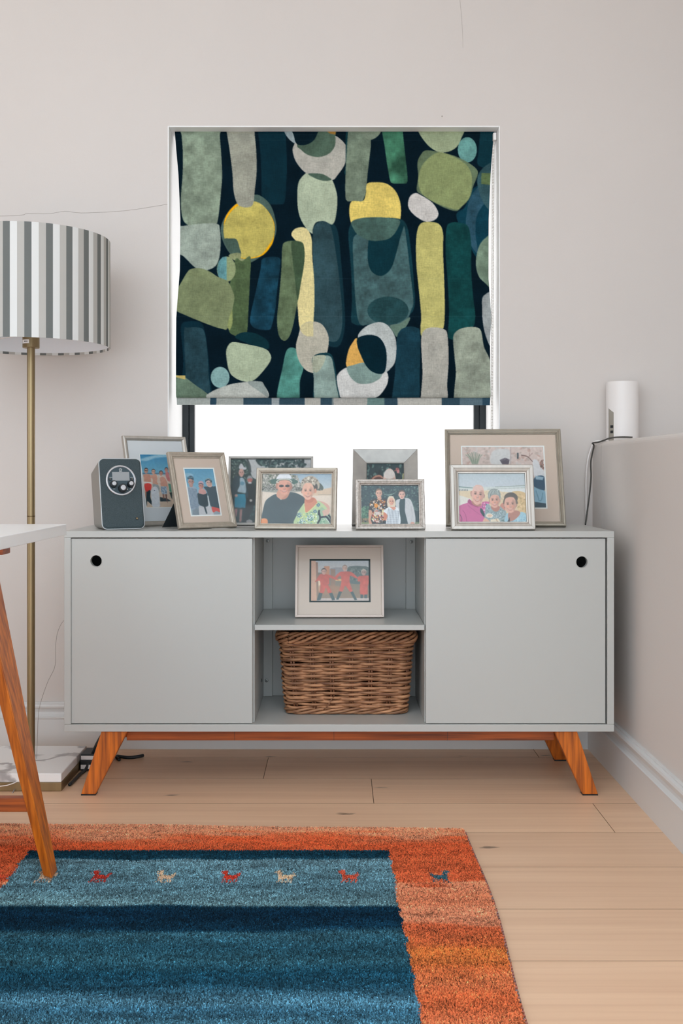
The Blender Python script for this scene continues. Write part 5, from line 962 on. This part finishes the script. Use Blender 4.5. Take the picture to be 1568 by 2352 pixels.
# ================================================================== router and cables on the ledge
RXc, RYc, RR, RHt = .861, 3.135, .0475, .181
rt = tag(empty('wifi_router', (RXc, RYc, HZ)), 'white cylindrical router standing on the wall ledge', 'router')
def el(ph, r=RR): return (RXc - r * math.sin(ph), RYc - r * math.cos(ph) * 1.0)
def patch(name, p0, p1, zf, r0, r1, m, par=rt, n=10):
    b = MB(); ph = [p0 + (p1 - p0) * k / n for k in range(n + 1)]; v = []; f = []
    for p in ph:
        z0, z1 = zf(p)
        for r in (r0, r1):
            x, y = el(p, r); v += [(x, y, z0), (x, y, z1)]
    for k in range(n):
        a = 4 * k; c = a + 4; f += [(a + 2, c + 2, c + 3, a + 3), (a, a + 1, c + 1, c), (a + 1, a + 3, c + 3, c + 1), (a, c, c + 2, a + 2)]
    f += [(0, 2, 3, 1), (4 * n, 4 * n + 1, 4 * n + 3, 4 * n + 2)]; return b.add(v, f).build(name, m, par, True)
MB().lathe([(RR - .004, .001), (RR - .0015, .003), (RR - .0015, RHt - .006), (RR - .004, RHt - .001), (0, RHt)], (RXc, RYc, HZ), 48).build('body', M_WHTPL, rt, True, smooth=False)
d2 = math.radians; zc = .849 + (1085 - 938) / 757; ze = .849 + (1085 - 949) / 757
patch('front_shell', d2(-105), d2(47), lambda p: (HZ + .002, HZ + RHt), RR - .002, RR, M_WHTPL, n=40)
patch('front_shell_upper', d2(47), d2(74), lambda p: ((ze + (zc - ze) * (p - d2(47)) / d2(27)), HZ + RHt), RR - .002, RR, M_WHTPL)
patch('rear_shell', d2(75), d2(254), lambda p: (HZ + .002, HZ + RHt), RR - .002, RR, M_WHTPL, n=40)
pp = patch('port_panel', d2(47.5), d2(74.5), lambda p: (HZ + .004, ze + (zc - ze) * (p - d2(47)) / d2(27)), RR - .0022, RR - .0008, M_GREYPL)
for zz in (.849 + (1085 - 981) / 757, .849 + (1085 - 993) / 757): patch('port', d2(50), d2(63), lambda p, zz=zz: (zz - .004, zz + .004), RR - .001, RR - .0005, M_BLKPL, pp, 4)
def cable(name, pts, r, m, label, cat, n=6, flatk=None):
    P = spline(pts, n); b = MB().tube(P, r, 8); o = b.build(name, m, smooth=True); return tag(o, label, cat)
cable('dark_flat_cable', [at(1452, 1004.5, 3.075), at(1425, 1004, 3.08), at(1402, 1006, 3.085), at(1385, 1012, 3.09), at(1372, 1016, 3.12), at(1360, 1018, 3.15), (HX - .003, 3.168, HZ - .012), at(1356.5, 1060, 3.14), at(1357, 1095, 3.11), at(1354, 1130, 3.085), at(1348, 1175, 3.07), at(1344, 1206, 3.068)], .0024, M_CABLE, 'dark grey router cable hanging from the ledge down to the sideboard', 'cable')
cable('white_cable', [(HX + .05, 3.176, HZ + .004), (HX + .005, 3.178, HZ + .004), (HX - .004, 3.178, HZ - .008), at(1351, 1050, 3.178), at(1346, 1090, 3.178), at(1345.5, 1140, 3.178), at(1346, 1230, 3.178), at(1347, 1400, 3.178)], .0026, M_WHTPL, 'white cable bulging from the ledge beside the darker router cable', 'cable')
# ================================================================== power strip and leads behind the left leg
ps = tag(empty('power_strip', (-.705, 2.99, 0)), 'black and white power strip on the floor between lamp base and sideboard leg', 'power strip')
bxo('strip_body', -.7315, -.688, 2.945, 3.035, .001, .03, M_BLKPL, ps, .002)
for z0, z1, m, nm in ((.0302, .042, M_WHTPL, 'plug'), (.0422, .047, M_BLKPL, 'plug_top')): bxo(nm, -.7305, -.689, 2.95, 3.02, z0, z1, m, ps, .001)
for x in (-.7295, -.709): bxo('socket', x, x + .016, 2.9443, 2.9458, .006, .018, M_WHTPL, ps)
cable('black_lead', [at(240, 1680, 2.95), at(228, 1698, 2.95), at(216, 1722, 2.955), at(208, 1742, 2.96), at(204, 1750, 2.95), (-.715, 2.94, .005), (-.72, 2.9, .005), (-.722, 2.84, .005), (-.724, 2.8, .005)], .0045, M_BLKPL, 'black lead looping from behind the left sideboard leg to the lamp base', 'cable')
cable('black_cord_end', [(-.64, 3.04, .006), at(268, 1737, 3.08), at(295, 1740, 3.07), at(318, 1737.5, 3.075), at(329, 1735, 3.085)], .0048, M_BLKPL, 'black cord end lying on the boards under the sideboard', 'cable')
